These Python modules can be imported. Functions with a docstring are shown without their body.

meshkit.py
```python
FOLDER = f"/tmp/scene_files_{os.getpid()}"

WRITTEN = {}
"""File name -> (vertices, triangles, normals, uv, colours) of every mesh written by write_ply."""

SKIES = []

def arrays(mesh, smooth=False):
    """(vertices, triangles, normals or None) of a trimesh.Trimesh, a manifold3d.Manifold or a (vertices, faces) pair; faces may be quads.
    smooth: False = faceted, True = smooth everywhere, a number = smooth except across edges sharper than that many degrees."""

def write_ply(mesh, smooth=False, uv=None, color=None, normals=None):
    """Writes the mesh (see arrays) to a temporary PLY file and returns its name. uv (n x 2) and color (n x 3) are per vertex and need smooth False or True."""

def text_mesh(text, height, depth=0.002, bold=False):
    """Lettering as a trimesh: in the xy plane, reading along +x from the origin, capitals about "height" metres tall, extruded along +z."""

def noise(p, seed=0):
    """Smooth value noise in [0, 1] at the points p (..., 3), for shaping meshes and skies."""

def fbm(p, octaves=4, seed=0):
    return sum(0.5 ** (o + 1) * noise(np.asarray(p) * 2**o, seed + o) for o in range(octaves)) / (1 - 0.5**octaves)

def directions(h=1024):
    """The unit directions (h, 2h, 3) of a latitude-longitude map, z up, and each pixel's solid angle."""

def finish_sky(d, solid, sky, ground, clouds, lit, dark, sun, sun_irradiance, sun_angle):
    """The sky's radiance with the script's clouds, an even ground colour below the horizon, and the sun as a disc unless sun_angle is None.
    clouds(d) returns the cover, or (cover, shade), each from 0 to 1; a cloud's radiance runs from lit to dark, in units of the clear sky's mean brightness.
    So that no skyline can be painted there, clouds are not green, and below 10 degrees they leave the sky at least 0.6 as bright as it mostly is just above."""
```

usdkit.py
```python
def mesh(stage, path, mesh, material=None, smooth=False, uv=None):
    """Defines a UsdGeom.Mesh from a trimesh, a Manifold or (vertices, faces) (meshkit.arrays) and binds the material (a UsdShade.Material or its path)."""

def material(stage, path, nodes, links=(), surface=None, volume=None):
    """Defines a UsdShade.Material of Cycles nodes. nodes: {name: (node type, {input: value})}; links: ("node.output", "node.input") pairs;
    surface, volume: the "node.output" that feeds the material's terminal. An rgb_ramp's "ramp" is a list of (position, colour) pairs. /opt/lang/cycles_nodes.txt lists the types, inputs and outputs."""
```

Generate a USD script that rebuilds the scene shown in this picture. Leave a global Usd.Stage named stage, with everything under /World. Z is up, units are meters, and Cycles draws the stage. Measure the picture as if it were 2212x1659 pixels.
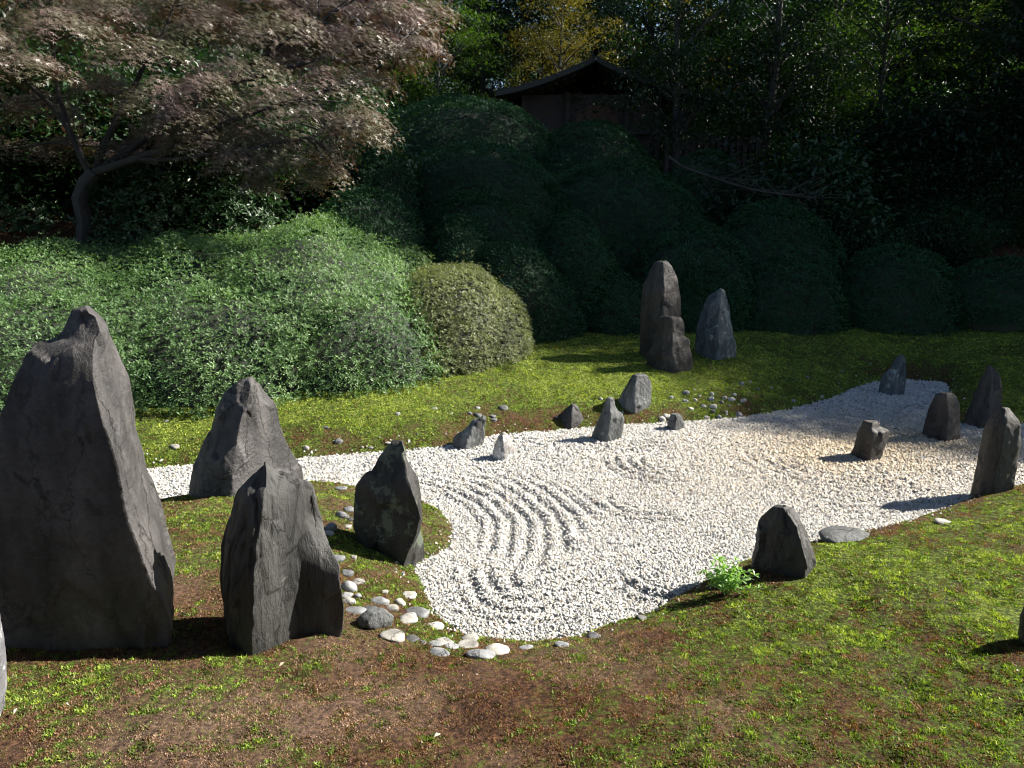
import math, random
import numpy as np
import trimesh
from scipy import ndimage
from pxr import Usd, UsdGeom, UsdLux, UsdShade, Gf, Sdf, Vt
import usdkit, meshkit
from shapely.geometry import Polygon
import shapely

stage = Usd.Stage.CreateInMemory()
UsdGeom.SetStageUpAxis(stage, UsdGeom.Tokens.z)
UsdGeom.SetStageMetersPerUnit(stage, 1.0)
UsdGeom.Xform.Define(stage, '/World')
UsdGeom.Scope.Define(stage, '/World/Looks')

# ------------------------------------------------------------------ camera, sky, sun, exposure
EYE = 2.2                                   # metres above the gravel
PITCH = math.radians(12.2)
FOCAL = 1534.0                              # focal length for a picture 2212 wide
EXPOSURE = 1.8
SUN_AZ = math.radians(78.0)                 # to the right of straight ahead
SUN_EL = math.radians(37.0)
SUN = np.array([math.sin(SUN_AZ) * math.cos(SUN_EL), math.cos(SUN_AZ) * math.cos(SUN_EL), math.sin(SUN_EL)])

cam = UsdGeom.Camera.Define(stage, '/World/camera')
cam.CreateHorizontalApertureAttr(36.0)
cam.CreateVerticalApertureAttr(27.0)
cam.CreateFocalLengthAttr(36.0 * FOCAL / 2212.0)
cam.CreateClippingRangeAttr(Gf.Vec2f(0.05, 500.0))
cam.CreateExposureAttr(EXPOSURE)
cam.AddTranslateOp().Set(Gf.Vec3d(0, 0, EYE))
cam.AddRotateXOp().Set(90.0 - math.degrees(PITCH))

usdkit.material(stage, '/World/Looks/sky_look', {
    's': ('sky_texture', {'sky_type': 'single_scattering', 'sun_disc': False, 'sun_elevation': SUN_EL, 'sun_rotation': SUN_AZ,
                          'air_density': 1.0, 'aerosol_density': 0.6, 'ozone_density': 1.2}),
    'b': ('background_shader', {'strength': 0.05})}, [('s.color', 'b.color')], surface='b.background')
dome = UsdLux.DomeLight.Define(stage, '/World/sky')
dome.CreateIntensityAttr(1.0)
UsdShade.MaterialBindingAPI.Apply(dome.GetPrim()).Bind(UsdShade.Material.Get(stage, '/World/Looks/sky_look'))

sun = UsdLux.DistantLight.Define(stage, '/World/sun')
sun.CreateIntensityAttr(1.25)
sun.CreateNormalizeAttr(True)
sun.CreateAngleAttr(0.53)
sun.CreateColorAttr(Gf.Vec3f(1.0, 0.94, 0.84))
zx = SUN; xx = np.cross([0, 0, 1.0], zx); xx /= np.linalg.norm(xx); yx = np.cross(zx, xx)
sun.AddTransformOp().Set(Gf.Matrix4d(*[float(t) for r in (xx, yx, zx) for t in (*r, 0)], 0, 0, 0, 1))

# ------------------------------------------------------------------ helpers
CP, SP = math.cos(PITCH), math.sin(PITCH)
used_names = {}


def numbered(parent, name):
    k = used_names.get((parent, name), 0)
    used_names[(parent, name)] = k + 1
    return f'{parent}/{name}' if k == 0 else f'{parent}/{name}_{k:03d}'


def tag(prim, label=None, cat=None, group=None, kind=None):
    for k, v in (('label', label), ('category', cat), ('group', group), ('kind', kind)):
        if v:
            prim.SetCustomDataByKey(k, v)
    return prim


def put(name, mesh, mat, parent='/World', smooth=False, attr=None):
    path = numbered(str(parent), name)
    m = usdkit.mesh(stage, path, mesh, mat, smooth=smooth)
    if attr is not None:
        pv = UsdGeom.PrimvarsAPI(m).CreatePrimvar('tint', Sdf.ValueTypeNames.Color3fArray, 'vertex')
        pv.Set(Vt.Vec3fArray.FromNumpy(np.asarray(attr, np.float32)))
    return m.GetPrim()


def thing(name, label, cat, loc=(0, 0, 0), group=None):
    path = numbered('/World', name)
    x = UsdGeom.Xform.Define(stage, path)
    x.AddTranslateOp().Set(Gf.Vec3d(*map(float, loc)))
    return tag(x.GetPrim(), label, cat, group)


def copy_of(proto, label, loc, rotz, scale, group=None, name=None):
    path = numbered('/World', name or 'forest_tree')
    x = UsdGeom.Xform.Define(stage, path)
    x.GetPrim().GetReferences().AddInternalReference(proto.GetPath())
    x.ClearXformOpOrder()
    x.AddTranslateOp().Set(Gf.Vec3d(*map(float, loc)))
    x.AddRotateZOp().Set(float(rotz))
    x.AddScaleOp().Set(Gf.Vec3f(*map(float, scale)))
    p = x.GetPrim(); p.SetInstanceable(True)
    return tag(p, label, proto.GetCustomDataByKey('category'), group)


def ray(px, py):
    """Direction (per metre of forward ground distance) in which something is seen."""
    u, v = (np.asarray(px, float) - 1106.0) / FOCAL, (829.5 - np.asarray(py, float)) / FOCAL
    fy, fz = CP + v * SP, -SP + v * CP
    return u / fy, fz / fy


def at_depth(px, py, y):
    rx, rz = ray(px, py)
    return np.array([rx * y, y + 0 * rx, EYE + rz * y])


def at_height(px, py, z):
    rx, rz = ray(px, py)
    y = (z - EYE) / rz
    return np.stack([rx * y, y], -1)


def fbm(p, octaves=4, seed=0):
    return meshkit.fbm(p, octaves, seed)

# ------------------------------------------------------------------ the lie of the land
far_edge = [(-260, 1040), (0, 1030), (200, 1015), (313, 1008), (415, 1001), (650, 985), (800, 972), (960, 960), (1060, 937), (1210, 922), (1290, 917),
            (1440, 908), (1500, 903), (1600, 897), (1700, 880), (1790, 858), (1840, 835), (1890, 822), (1960, 815), (2040, 822)]
tip_edge = [(2052, 834), (2050, 860), (2062, 890), (2078, 912), (2130, 922), (2212, 909), (2400, 900)]
near_edge = [(2400, 1010), (2212, 1046), (2119, 1063), (2050, 1092), (1960, 1122), (1883, 1143), (1763, 1167), (1690, 1185), (1610, 1207), (1540, 1245), (1456, 1288), (1403, 1317),
             (1300, 1350), (1215, 1377), (1140, 1384), (1078, 1383), (1010, 1367), (941, 1329), (921, 1297), (907, 1252), (885, 1212), (941, 1194), (968, 1172),
             (975, 1150), (970, 1126), (950, 1100), (910, 1078), (840, 1062), (763, 1052), (702, 1043), (640, 1046), (560, 1056), (407, 1073), (335, 1087), (200, 1097), (0, 1105), (-260, 1110)]
outline_px = np.array(far_edge + tip_edge + near_edge, float)
shore = at_height(outline_px[:, 0], outline_px[:, 1], 0.02)
pond = Polygon(shore).buffer(0.12).buffer(-0.24).buffer(0.12)
if pond.geom_type != 'Polygon':
    pond = max(pond.geoms, key=lambda g: g.area)

GX0, GX1, GY0, GY1, GS = -9.0, 12.0, 0.0, 16.0, 0.04
gx, gy = np.arange(GX0, GX1, GS), np.arange(GY0, GY1, GS)
XX, YY = np.meshgrid(gx, gy, indexing='ij')
INSIDE = shapely.contains_xy(pond, XX.ravel(), YY.ravel()).reshape(XX.shape)
SDF = (ndimage.distance_transform_edt(~INSIDE) - ndimage.distance_transform_edt(INSIDE)) * GS
SDF = ndimage.gaussian_filter(SDF, 1.0)


def shore_distance(x, y):
    """Metres outside the gravel (negative on it)."""
    x, y = np.asarray(x, float), np.asarray(y, float)
    d = ndimage.map_coordinates(SDF, [(x - GX0) / GS, (y - GY0) / GS], order=1, mode='nearest')
    ox = np.maximum(np.maximum(GX0 - x, x - (GX1 - GS)), 0); oy = np.maximum(np.maximum(GY0 - y, y - (GY1 - GS)), 0)
    return d + np.hypot(ox, oy)


foot_px = np.array([(-600, 930), (0, 890), (300, 872), (600, 862), (800, 835), (945, 806), (1140, 757), (1250, 744), (1400, 728), (1600, 708), (1800, 707), (2212, 730), (2600, 770)], float)
foot = at_height(foot_px[:, 0], foot_px[:, 1], 0.5)       # where the clipped hedges meet the moss


def foot_y(x):
    return np.interp(x, foot[:, 0], foot[:, 1])


def ripples(x, y):
    d = -shore_distance(x, y)
    p = np.stack([x, y, 0 * x], -1)
    wob = (fbm(p * 1.3, 3, 5) - .5) * .10
    # combed lines that follow the moss tongue, and broken rings further out
    m1 = np.clip((d - .16) / .12, 0, 1) * np.clip((1.45 - d) / .25, 0, 1) * np.exp(-((x - .1) / 1.05) ** 4) * np.exp(-((y - 4.9) / 1.5) ** 4)
    m1 = m1 * (.35 + .75 * np.clip((fbm(p * .9, 2, 9) - .33) * 5, 0, 1))
    z = m1 * .0135 * np.sin(2 * np.pi * (d + wob) / .125)
    for cx, cy, r0, r1, a in ((1.05, 4.3, .15, .5, .016), (1.15, 5.6, .15, .55, .010), (1.6, 6.6, .2, .8, .012), (3.3, 6.7, .4, 1.1, .007), (5.2, 9.6, .5, 1.8, .009), (2.9, 6.0, .3, .8, .006), (.1, 7.0, .15, .5, .008), (1.3, 7.4, .3, .7, .007)):
        r = np.hypot(x - cx, y - cy)
        ang = np.arctan2(y - cy, x - cx)
        m = np.clip((r - r0) / .1, 0, 1) * np.clip((r1 - r) / .15, 0, 1) * np.clip(np.sin(ang + cx * 3) + .45, 0, 1)
        z = z + 1.35 * m * a * np.sin(2 * np.pi * (r + wob * .6) / .125)
    return z + (fbm(p * 2.2, 3, 3) - .5) * .022


def bank(x, y):
    d = shore_distance(x, y)
    p = np.stack([x, y, 0 * np.asarray(x)], -1)
    far = np.clip((y - 5.2) / 1.2, 0, 1)                   # the bank beyond the gravel is higher
    left = np.clip((-.2 - x) / 1.0, 0, 1) * (1 - far)
    h = .30 + .22 * far + .05 * left
    z = h * (1 - np.exp(-np.maximum(d, 0) / (.85 + .1 * far))) + np.clip(d, -.15, .05) * .45
    return z + (fbm(p * 1.1, 3, 21) - .5) * .10 * np.clip(d / .5, 0, 1) + (fbm(p * 6.5, 3, 22) - .5) * .045 * np.clip(d / .12, 0, 1)


def hill(x, y):
    t = np.maximum(y - foot_y(x) - .5, 0)
    side = np.maximum(x - 11.0, 0) * np.clip((y - 4) / 4, 0, 1) * .25
    lside = np.maximum(-7.5 - x, 0) * np.clip((y - 4) / 5, 0, 1) * .22
    return np.where(t < 1.0, .2 * t * t, np.where(t < 7.5, .40 * t - .2, 2.8 + .06 * (t - 7.5))) * np.where(t > 40, 40 / np.maximum(t, 1e-6), 1) + np.minimum(side, 4) + np.minimum(lside, 3)


def land(x, y):
    x, y = np.broadcast_arrays(np.asarray(x, float), np.asarray(y, float))
    shape = x.shape
    x, y = x.ravel(), y.ravel()
    return (bank(x, y) + hill(x, y)).reshape(shape)


def on_land(px, py):
    """The spot of the ground that is seen there (marching along the view ray)."""
    rx, rz = ray(px, py)
    ys = np.arange(1.5, 40, .02)
    z = EYE + rz * ys
    g = land(rx * ys, ys)
    d = shore_distance(rx * ys, ys)
    g = np.where(d < 0, 0.0, g)
    k = int(np.argmax(z <= g))
    return np.array([rx * ys[k], ys[k], g[k]])

# ------------------------------------------------------------------ materials
def mix_noise(scale, detail=4, rough=.6):
    return ('noise_texture', {'scale': float(scale), 'detail': float(detail), 'roughness': float(rough)})


def ramp(*stops):
    return ('rgb_ramp', {'ramp': list(stops)})


def leaf_material(name, stops, gloss=.35, trans=.35, trans_tint=(1.1, 1.3, .45), spec=.5):
    """Leaves: every leaf its own tone, thin enough for the sun to shine through."""
    usdkit.material(stage, '/World/Looks/' + name, {
        'geo': ('geometry', {}),
        'n': mix_noise(1.6, 2),
        'add': ('math', {'math_type': 'multiply_add', 'value2': .55, 'value3': -.15}),
        'sum': ('math', {'math_type': 'multiply_add', 'value2': .75}),
        'r': ramp(*stops),
        'tt': ('mix', {'mix_type': 'multiply', 'fac': 1.0, 'color2': trans_tint}),
        'p': ('principled_bsdf', {'roughness': gloss, 'specular_ior_level': spec}),
        't': ('translucent_bsdf', {}),
        'm': ('mix_closure', {'fac': trans})},
        [('geo.position', 'n.vector'), ('n.fac', 'add.value1'), ('geo.random_per_island', 'sum.value1'), ('add.value', 'sum.value3'),
         ('sum.value', 'r.fac'), ('r.color', 'p.base_color'), ('r.color', 'tt.color1'), ('tt.color', 't.color'),
         ('p.BSDF', 'm.closure1'), ('t.BSDF', 'm.closure2')], surface='m.closure')
    return '/World/Looks/' + name


def rock_material(name, dark, light, lichen=(.34, .36, .30), lichen_at=.66, grain=(1, 1, 1), rough=.62, bump=.5):
    usdkit.material(stage, '/World/Looks/' + name, {
        'tc': ('geometry', {}),
        'map': ('mapping', {'scale': grain}),
        'n1': mix_noise(5.0, 8, .68), 'n2': mix_noise(38, 6, .7), 'n3': mix_noise(7.0, 9, .72), 'n4': mix_noise(160, 3, .6),
        'mixn': ('mix_float', {'fac': .45}),
        'r': ramp((.30, dark), (.52, tuple((a + b) / 2 for a, b in zip(dark, light))), (.72, light)),
        'lr': ramp((lichen_at - .02, (0, 0, 0)), (lichen_at + .03, (1, 1, 1))),
        'lm': ('math', {'math_type': 'multiply', 'value2': .8}),
        'c': ('mix', {'color2': lichen}),
        'mapv': ('mapping', {'scale': (1, 1, .22)}), 'n5': mix_noise(6.5, 5, .6), 'st': ramp((.36, (.42, .42, .42)), (.5, (1, 1, 1)), (.66, (1.55, 1.53, 1.5))), 'cs': ('mix', {'mix_type': 'multiply', 'fac': .85}),
        'vo': ('voronoi_texture', {'feature': 'distance_to_edge', 'scale': 4.2, 'randomness': 1.0}), 'wa': ('mix', {'mix_type': 'add', 'fac': .22}), 'cr': ramp((0, (.18, .18, .18)), (.018, (1, 1, 1))), 'cc': ('mix', {'mix_type': 'multiply', 'fac': .7}), 'bc': ('bump', {'strength': .7, 'distance': .02}),
        'b1': ('bump', {'strength': bump, 'distance': .025}), 'b2': ('bump', {'strength': bump * .8, 'distance': .006}),
        'p': ('principled_bsdf', {'roughness': rough, 'specular_ior_level': .42})},
        [('tc.position', 'map.vector'), ('map.vector', 'n1.vector'), ('map.vector', 'n2.vector'), ('tc.position', 'n3.vector'), ('tc.position', 'n4.vector'),
         ('n1.fac', 'mixn.a'), ('n2.fac', 'mixn.b'), ('mixn.result', 'r.fac'), ('n3.fac', 'lr.fac'), ('lr.color', 'lm.value1'), ('lm.value', 'c.fac'), ('tc.position', 'mapv.vector'), ('mapv.vector', 'n5.vector'), ('n5.fac', 'st.fac'), ('r.color', 'cs.color1'), ('st.color', 'cs.color2'), ('mapv.vector', 'wa.color1'), ('n1.color', 'wa.color2'), ('wa.color', 'vo.vector'), ('vo.distance', 'cr.fac'), ('cs.color', 'cc.color1'), ('cr.color', 'cc.color2'), ('cc.color', 'c.color1'),
         ('cr.color', 'bc.height'), ('bc.normal', 'b1.normal'), ('n2.fac', 'b1.height'), ('n4.fac', 'b2.height'), ('b1.normal', 'b2.normal'), ('c.color', 'p.base_color'), ('b2.normal', 'p.normal')], surface='p.BSDF')
    return '/World/Looks/' + name


def plain_bark(name, dark, light, scale=9):
    usdkit.material(stage, '/World/Looks/' + name, {
        'g': ('geometry', {}), 'map': ('mapping', {'scale': (1, 1, .25)}), 'n': mix_noise(scale, 6, .7), 'r': ramp((.3, dark), (.7, light)),
        'b': ('bump', {'strength': .6, 'distance': .03}), 'p': ('principled_bsdf', {'roughness': .85})},
        [('g.position', 'map.vector'), ('map.vector', 'n.vector'), ('n.fac', 'r.fac'), ('r.color', 'p.base_color'), ('n.fac', 'b.height'), ('b.normal', 'p.normal')], surface='p.BSDF')
    return '/World/Looks/' + name


MOSS = [(0, (.078, .038, .022)), (.28, (.150, .064, .034)), (.42, (.105, .070, .022)), (.56, (.064, .096, .014)), (.80, (.092, .155, .019)), (1, (.205, .245, .038))]
MOSS_DRY = (.215, .145, .105)
usdkit.material(stage, '/World/Looks/moss_ground', {
    'a': ('attribute', {'attribute': 'tint'}), 's': ('separate_color', {}), 'g': ('geometry', {}), 'n': mix_noise(24, 6, .72), 'n2': mix_noise(95, 4, .7), 'n3': mix_noise(260, 3, .7),
    'k1': ('math', {'math_type': 'multiply_add', 'value2': 2.0, 'value3': -1.0}), 'k2': ('math', {'math_type': 'multiply_add', 'value2': 2.2, 'value3': -1.1}),
    's1': ('math', {'math_type': 'add'}), 's2': ('math', {'math_type': 'add', 'use_clamp': True}), 'r': ramp(*MOSS),
    'inv': ('math', {'math_type': 'subtract', 'value1': .75, 'use_clamp': True}), 'dm': ('math', {'math_type': 'multiply', 'use_clamp': True}), 'c': ('mix', {'color2': MOSS_DRY}),
    'dk': ('mix', {'mix_type': 'multiply', 'fac': 1.0, 'color2': (.55, .55, .55)}),
    'sp': mix_noise(48, 3, .65), 'spr': ramp((.34, (.30, .30, .30)), (.5, (1, 1, 1)), (.66, (2.1, 2.1, 2.1))), 'spm': ('mix', {'mix_type': 'multiply', 'fac': .9}),
    'b1': ('bump', {'strength': 1.0, 'distance': .03}), 'b2': ('bump', {'strength': 1.0, 'distance': .012}), 'b3': ('bump', {'strength': .7, 'distance': .005}),
    'p': ('principled_bsdf', {'roughness': .95, 'specular_ior_level': .15})},
    [('g.position', 'n.vector'), ('g.position', 'n2.vector'), ('g.position', 'n3.vector'), ('a.color', 's.color'), ('n.fac', 'k1.value1'), ('n2.fac', 'k2.value1'), ('k1.value', 's1.value1'), ('k2.value', 's1.value2'),
     ('s1.value', 's2.value1'), ('s.r', 's2.value2'), ('s2.value', 'r.fac'), ('s2.value', 'inv.value2'), ('inv.value', 'dm.value1'), ('s.g', 'dm.value2'), ('dm.value', 'c.fac'), ('r.color', 'c.color1'), ('c.color', 'dk.color1'), ('g.position', 'sp.vector'), ('sp.fac', 'spr.fac'), ('dk.color', 'spm.color1'), ('spr.color', 'spm.color2'), ('spm.color', 'p.base_color'),
     ('n.fac', 'b1.height'), ('n2.fac', 'b2.height'), ('n3.fac', 'b3.height'), ('b1.normal', 'b2.normal'), ('b2.normal', 'b3.normal'), ('b3.normal', 'p.normal')], surface='p.BSDF')
usdkit.material(stage, '/World/Looks/moss_blade', {
    'a': ('attribute', {'attribute': 'tint'}),
    'tt': ('mix', {'mix_type': 'multiply', 'fac': 1.0, 'color2': (1.1, 1.2, .5)}),
    'p': ('principled_bsdf', {'roughness': .6, 'specular_ior_level': .3}), 't': ('translucent_bsdf', {}), 'm': ('mix_closure', {'fac': .35})},
    [('a.color', 'p.base_color'), ('a.color', 'tt.color1'), ('tt.color', 't.color'), ('p.BSDF', 'm.closure1'), ('t.BSDF', 'm.closure2')], surface='m.closure')
usdkit.material(stage, '/World/Looks/gravel_bed', {
    'a': ('attribute', {'attribute': 'tint'}), 'g': ('geometry', {}), 'v': ('voronoi_texture', {'scale': 62.0}),
    'sep': ('rgb_to_bw', {}), 'r': ramp((.0, (.45, .45, .46)), (.6, (.85, .85, .85)), (1, (1.1, 1.1, 1.1))), 'c': ('mix', {'mix_type': 'multiply', 'fac': 1.0}),
    'b': ('bump', {'strength': 1.0, 'distance': .014, 'invert': True}), 'p': ('principled_bsdf', {'roughness': .8})},
    [('g.position', 'v.vector'), ('v.color', 'sep.color'), ('sep.val', 'r.fac'), ('a.color', 'c.color1'), ('r.color', 'c.color2'), ('c.color', 'p.base_color'),
     ('v.distance', 'b.height'), ('b.normal', 'p.normal')], surface='p.BSDF')
usdkit.material(stage, '/World/Looks/gravel_stone', {
    'a': ('attribute', {'attribute': 'tint'}), 'p': ('principled_bsdf', {'roughness': .7, 'specular_ior_level': .35})},
    [('a.color', 'p.base_color')], surface='p.BSDF')

ROCK_DARK = rock_material('rock_dark', (.007, .0068, .0068), (.034, .032, .032), lichen_at=.70)
ROCK_BIG = rock_material('rock_big', (.009, .0085, .0088), (.078, .073, .074), lichen=(.30, .31, .29), lichen_at=.735)
ROCK_BLACK = rock_material('rock_black', (.006, .006, .006), (.060, .060, .059), lichen=(.3, .3, .28), lichen_at=.75, grain=(1, 1, .3), bump=.6)
ROCK_LICHEN = rock_material('rock_lichen', (.008, .0078, .0078), (.034, .032, .030), lichen=(.085, .105, .08), lichen_at=.57)
ROCK_GREY = rock_material('rock_grey', (.035, .038, .040), (.15, .157, .157), lichen=(.26, .28, .25), lichen_at=.63, grain=(1, 1, .6), bump=.9)
ROCK_BROWN = rock_material('rock_brown', (.012, .0095, .0085), (.052, .044, .039), lichen=(.17, .16, .15), lichen_at=.69)
ROCK_PALE = rock_material('rock_pale', (.035, .042, .045), (.10, .115, .118), lichen=(.26, .29, .27), lichen_at=.58)
ROCK_WHITE = rock_material('rock_white', (.13, .10, .08), (.50, .50, .49), lichen=(.6, .6, .59), lichen_at=.52)
ROCK_STREAK = rock_material('rock_streak', (.05, .05, .055), (.20, .20, .215), lichen=(.42, .42, .43), lichen_at=.58)
COBBLE_GREY = rock_material('cobble_grey', (.11, .115, .12), (.22, .225, .23), lichen_at=.72, bump=.25)
COBBLE_WHITE = rock_material('cobble_white', (.20, .192, .172), (.34, .325, .295), lichen=(.18, .18, .16), lichen_at=.72, bump=.25)
COBBLE_DARK = rock_material('cobble_dark', (.045, .045, .046), (.11, .11, .11), lichen_at=.66, bump=.3)

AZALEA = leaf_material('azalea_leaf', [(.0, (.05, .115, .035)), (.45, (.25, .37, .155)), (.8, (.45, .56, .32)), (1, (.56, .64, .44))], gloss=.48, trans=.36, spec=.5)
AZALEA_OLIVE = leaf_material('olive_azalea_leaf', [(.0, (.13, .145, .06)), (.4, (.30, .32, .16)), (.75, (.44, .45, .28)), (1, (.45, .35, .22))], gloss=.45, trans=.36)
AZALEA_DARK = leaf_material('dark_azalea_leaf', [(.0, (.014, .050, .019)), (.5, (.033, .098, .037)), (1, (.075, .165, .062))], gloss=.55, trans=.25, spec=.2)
CAMELLIA = leaf_material('camellia_leaf', [(.0, (.018, .045, .014)), (.5, (.04, .095, .03)), (1, (.10, .17, .05))], gloss=.42, trans=.25, spec=.45)
MAPLE_LEAF = leaf_material('maple_leaf', [(.0, (.065, .078, .024)), (.15, (.12, .09, .065)), (.26, (.18, .118, .112)), (.62, (.25, .168, .168)), (.78, (.34, .155, .085)), (1, (.58, .20, .025))], gloss=.42, trans=.22, trans_tint=(1.3, .75, .5), spec=.6)
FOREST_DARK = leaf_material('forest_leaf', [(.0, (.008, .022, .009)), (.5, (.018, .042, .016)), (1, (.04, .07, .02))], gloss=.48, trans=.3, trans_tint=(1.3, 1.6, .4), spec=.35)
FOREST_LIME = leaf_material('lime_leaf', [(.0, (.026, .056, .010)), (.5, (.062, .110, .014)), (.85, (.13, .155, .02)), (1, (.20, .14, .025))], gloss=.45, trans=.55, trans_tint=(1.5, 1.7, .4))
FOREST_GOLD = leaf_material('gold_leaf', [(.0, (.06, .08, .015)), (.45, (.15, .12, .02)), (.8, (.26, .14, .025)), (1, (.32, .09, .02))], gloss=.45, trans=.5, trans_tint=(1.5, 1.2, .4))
SPRIG_LEAF = leaf_material('sprig_leaf', [(.0, (.22, .36, .12)), (.6, (.38, .55, .24)), (1, (.52, .66, .36))], gloss=.4, trans=.45)
BARK = plain_bark('bark', (.008, .0065, .0055), (.028, .024, .020))
BARK_PALE = plain_bark('pale_bark', (.016, .017, .016), (.05, .05, .046))
TWIGS = plain_bark('twig_mass', (.007, .012, .006), (.018, .026, .012), 22)
usdkit.material(stage, '/World/Looks/wood_brown', {'p': ('principled_bsdf', {'base_color': (.013, .0055, .0035), 'roughness': .8})}, surface='p.BSDF')
usdkit.material(stage, '/World/Looks/wood_dark', {'p': ('principled_bsdf', {'base_color': (.012, .009, .007), 'roughness': .8})}, surface='p.BSDF')
usdkit.material(stage, '/World/Looks/paper', {'p': ('principled_bsdf', {'base_color': (.05, .022, .012), 'roughness': .9})}, surface='p.BSDF')
usdkit.material(stage, '/World/Looks/roof_bark', {'g': ('geometry', {}), 'n': mix_noise(30, 5), 'r': ramp((.3, (.006, .006, .005)), (.7, (.018, .017, .015))), 'p': ('principled_bsdf', {'roughness': .9})},
                [('g.position', 'n.vector'), ('n.fac', 'r.fac'), ('r.color', 'p.base_color')], surface='p.BSDF')
for nm, col in (('leaf_orange', (.45, .11, .02)), ('leaf_red', (.30, .03, .025)), ('leaf_tan', (.40, .30, .21)), ('leaf_pale', (.42, .36, .28))):
    usdkit.material(stage, '/World/Looks/' + nm, {'p': ('principled_bsdf', {'base_color': col, 'roughness': .6}), 't': ('translucent_bsdf', {'color': col}), 'm': ('mix_closure', {'fac': .25})},
                    [('p.BSDF', 'm.closure1'), ('t.BSDF', 'm.closure2')], surface='m.closure')
L = '/World/Looks/'

# ------------------------------------------------------------------ ground, moss, gravel
def smoothstep(a, b, x):
    t = np.clip((x - a) / (b - a), 0, 1)
    return t * t * (3 - 2 * t)


def moss_state(x, y):
    """How lush (0 to 1) and how dry the moss is, by where it grows."""
    p = np.stack([x, y, 0 * x], -1)
    d = shore_distance(x, y)
    n1, n2, n3 = fbm(p * 1.5 + 3, 4, 31), fbm(p * 5.5, 4, 32), fbm(p * 17, 3, 33)
    far = smoothstep(5.6, 6.6, y)
    g = .45 + (n1 - .5) * .75 + (n2 - .5) * .75 + (n3 - .5) * .55
    g = g + (1 - far) * (.21 * smoothstep(.4, 2.0, x) * smoothstep(.03, .4, d) - .12 * (1 - smoothstep(-.6, 1.3, x)) * (1 - smoothstep(3.2, 3.8, y)) - .04)
    g = g + far * (.34 * smoothstep(.10, .70, d) + .12)
    g = g + .06 * smoothstep(3.5, 3.9, y) * (1 - far) * smoothstep(-.2, -1.1, x)
    g = g + .34 * np.exp(-((x + .22) / .40) ** 2 - ((y - 4.05) / .6) ** 2)
    dry = (.08 + .80 * smoothstep(.42, .70, fbm(p * 2.3 + 11, 4, 35))) * (1 - .6 * far)
    pale = np.exp(-((x + 1.25) / .55) ** 2 - ((y - 2.5) / .35) ** 2)
    return np.clip(g - .15 * pale, 0, 1), np.clip(dry + 1.2 * pale, 0, 1.4)


def moss_colour(g, dry):
    at = [m[0] for m in MOSS]
    c = np.stack([np.interp(g, at, [m[1][k] for m in MOSS]) for k in range(3)], -1)
    w = (np.clip(.75 - g, 0, 1) * dry)[:, None]
    return c * (1 - w) + np.array(MOSS_DRY) * w


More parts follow.
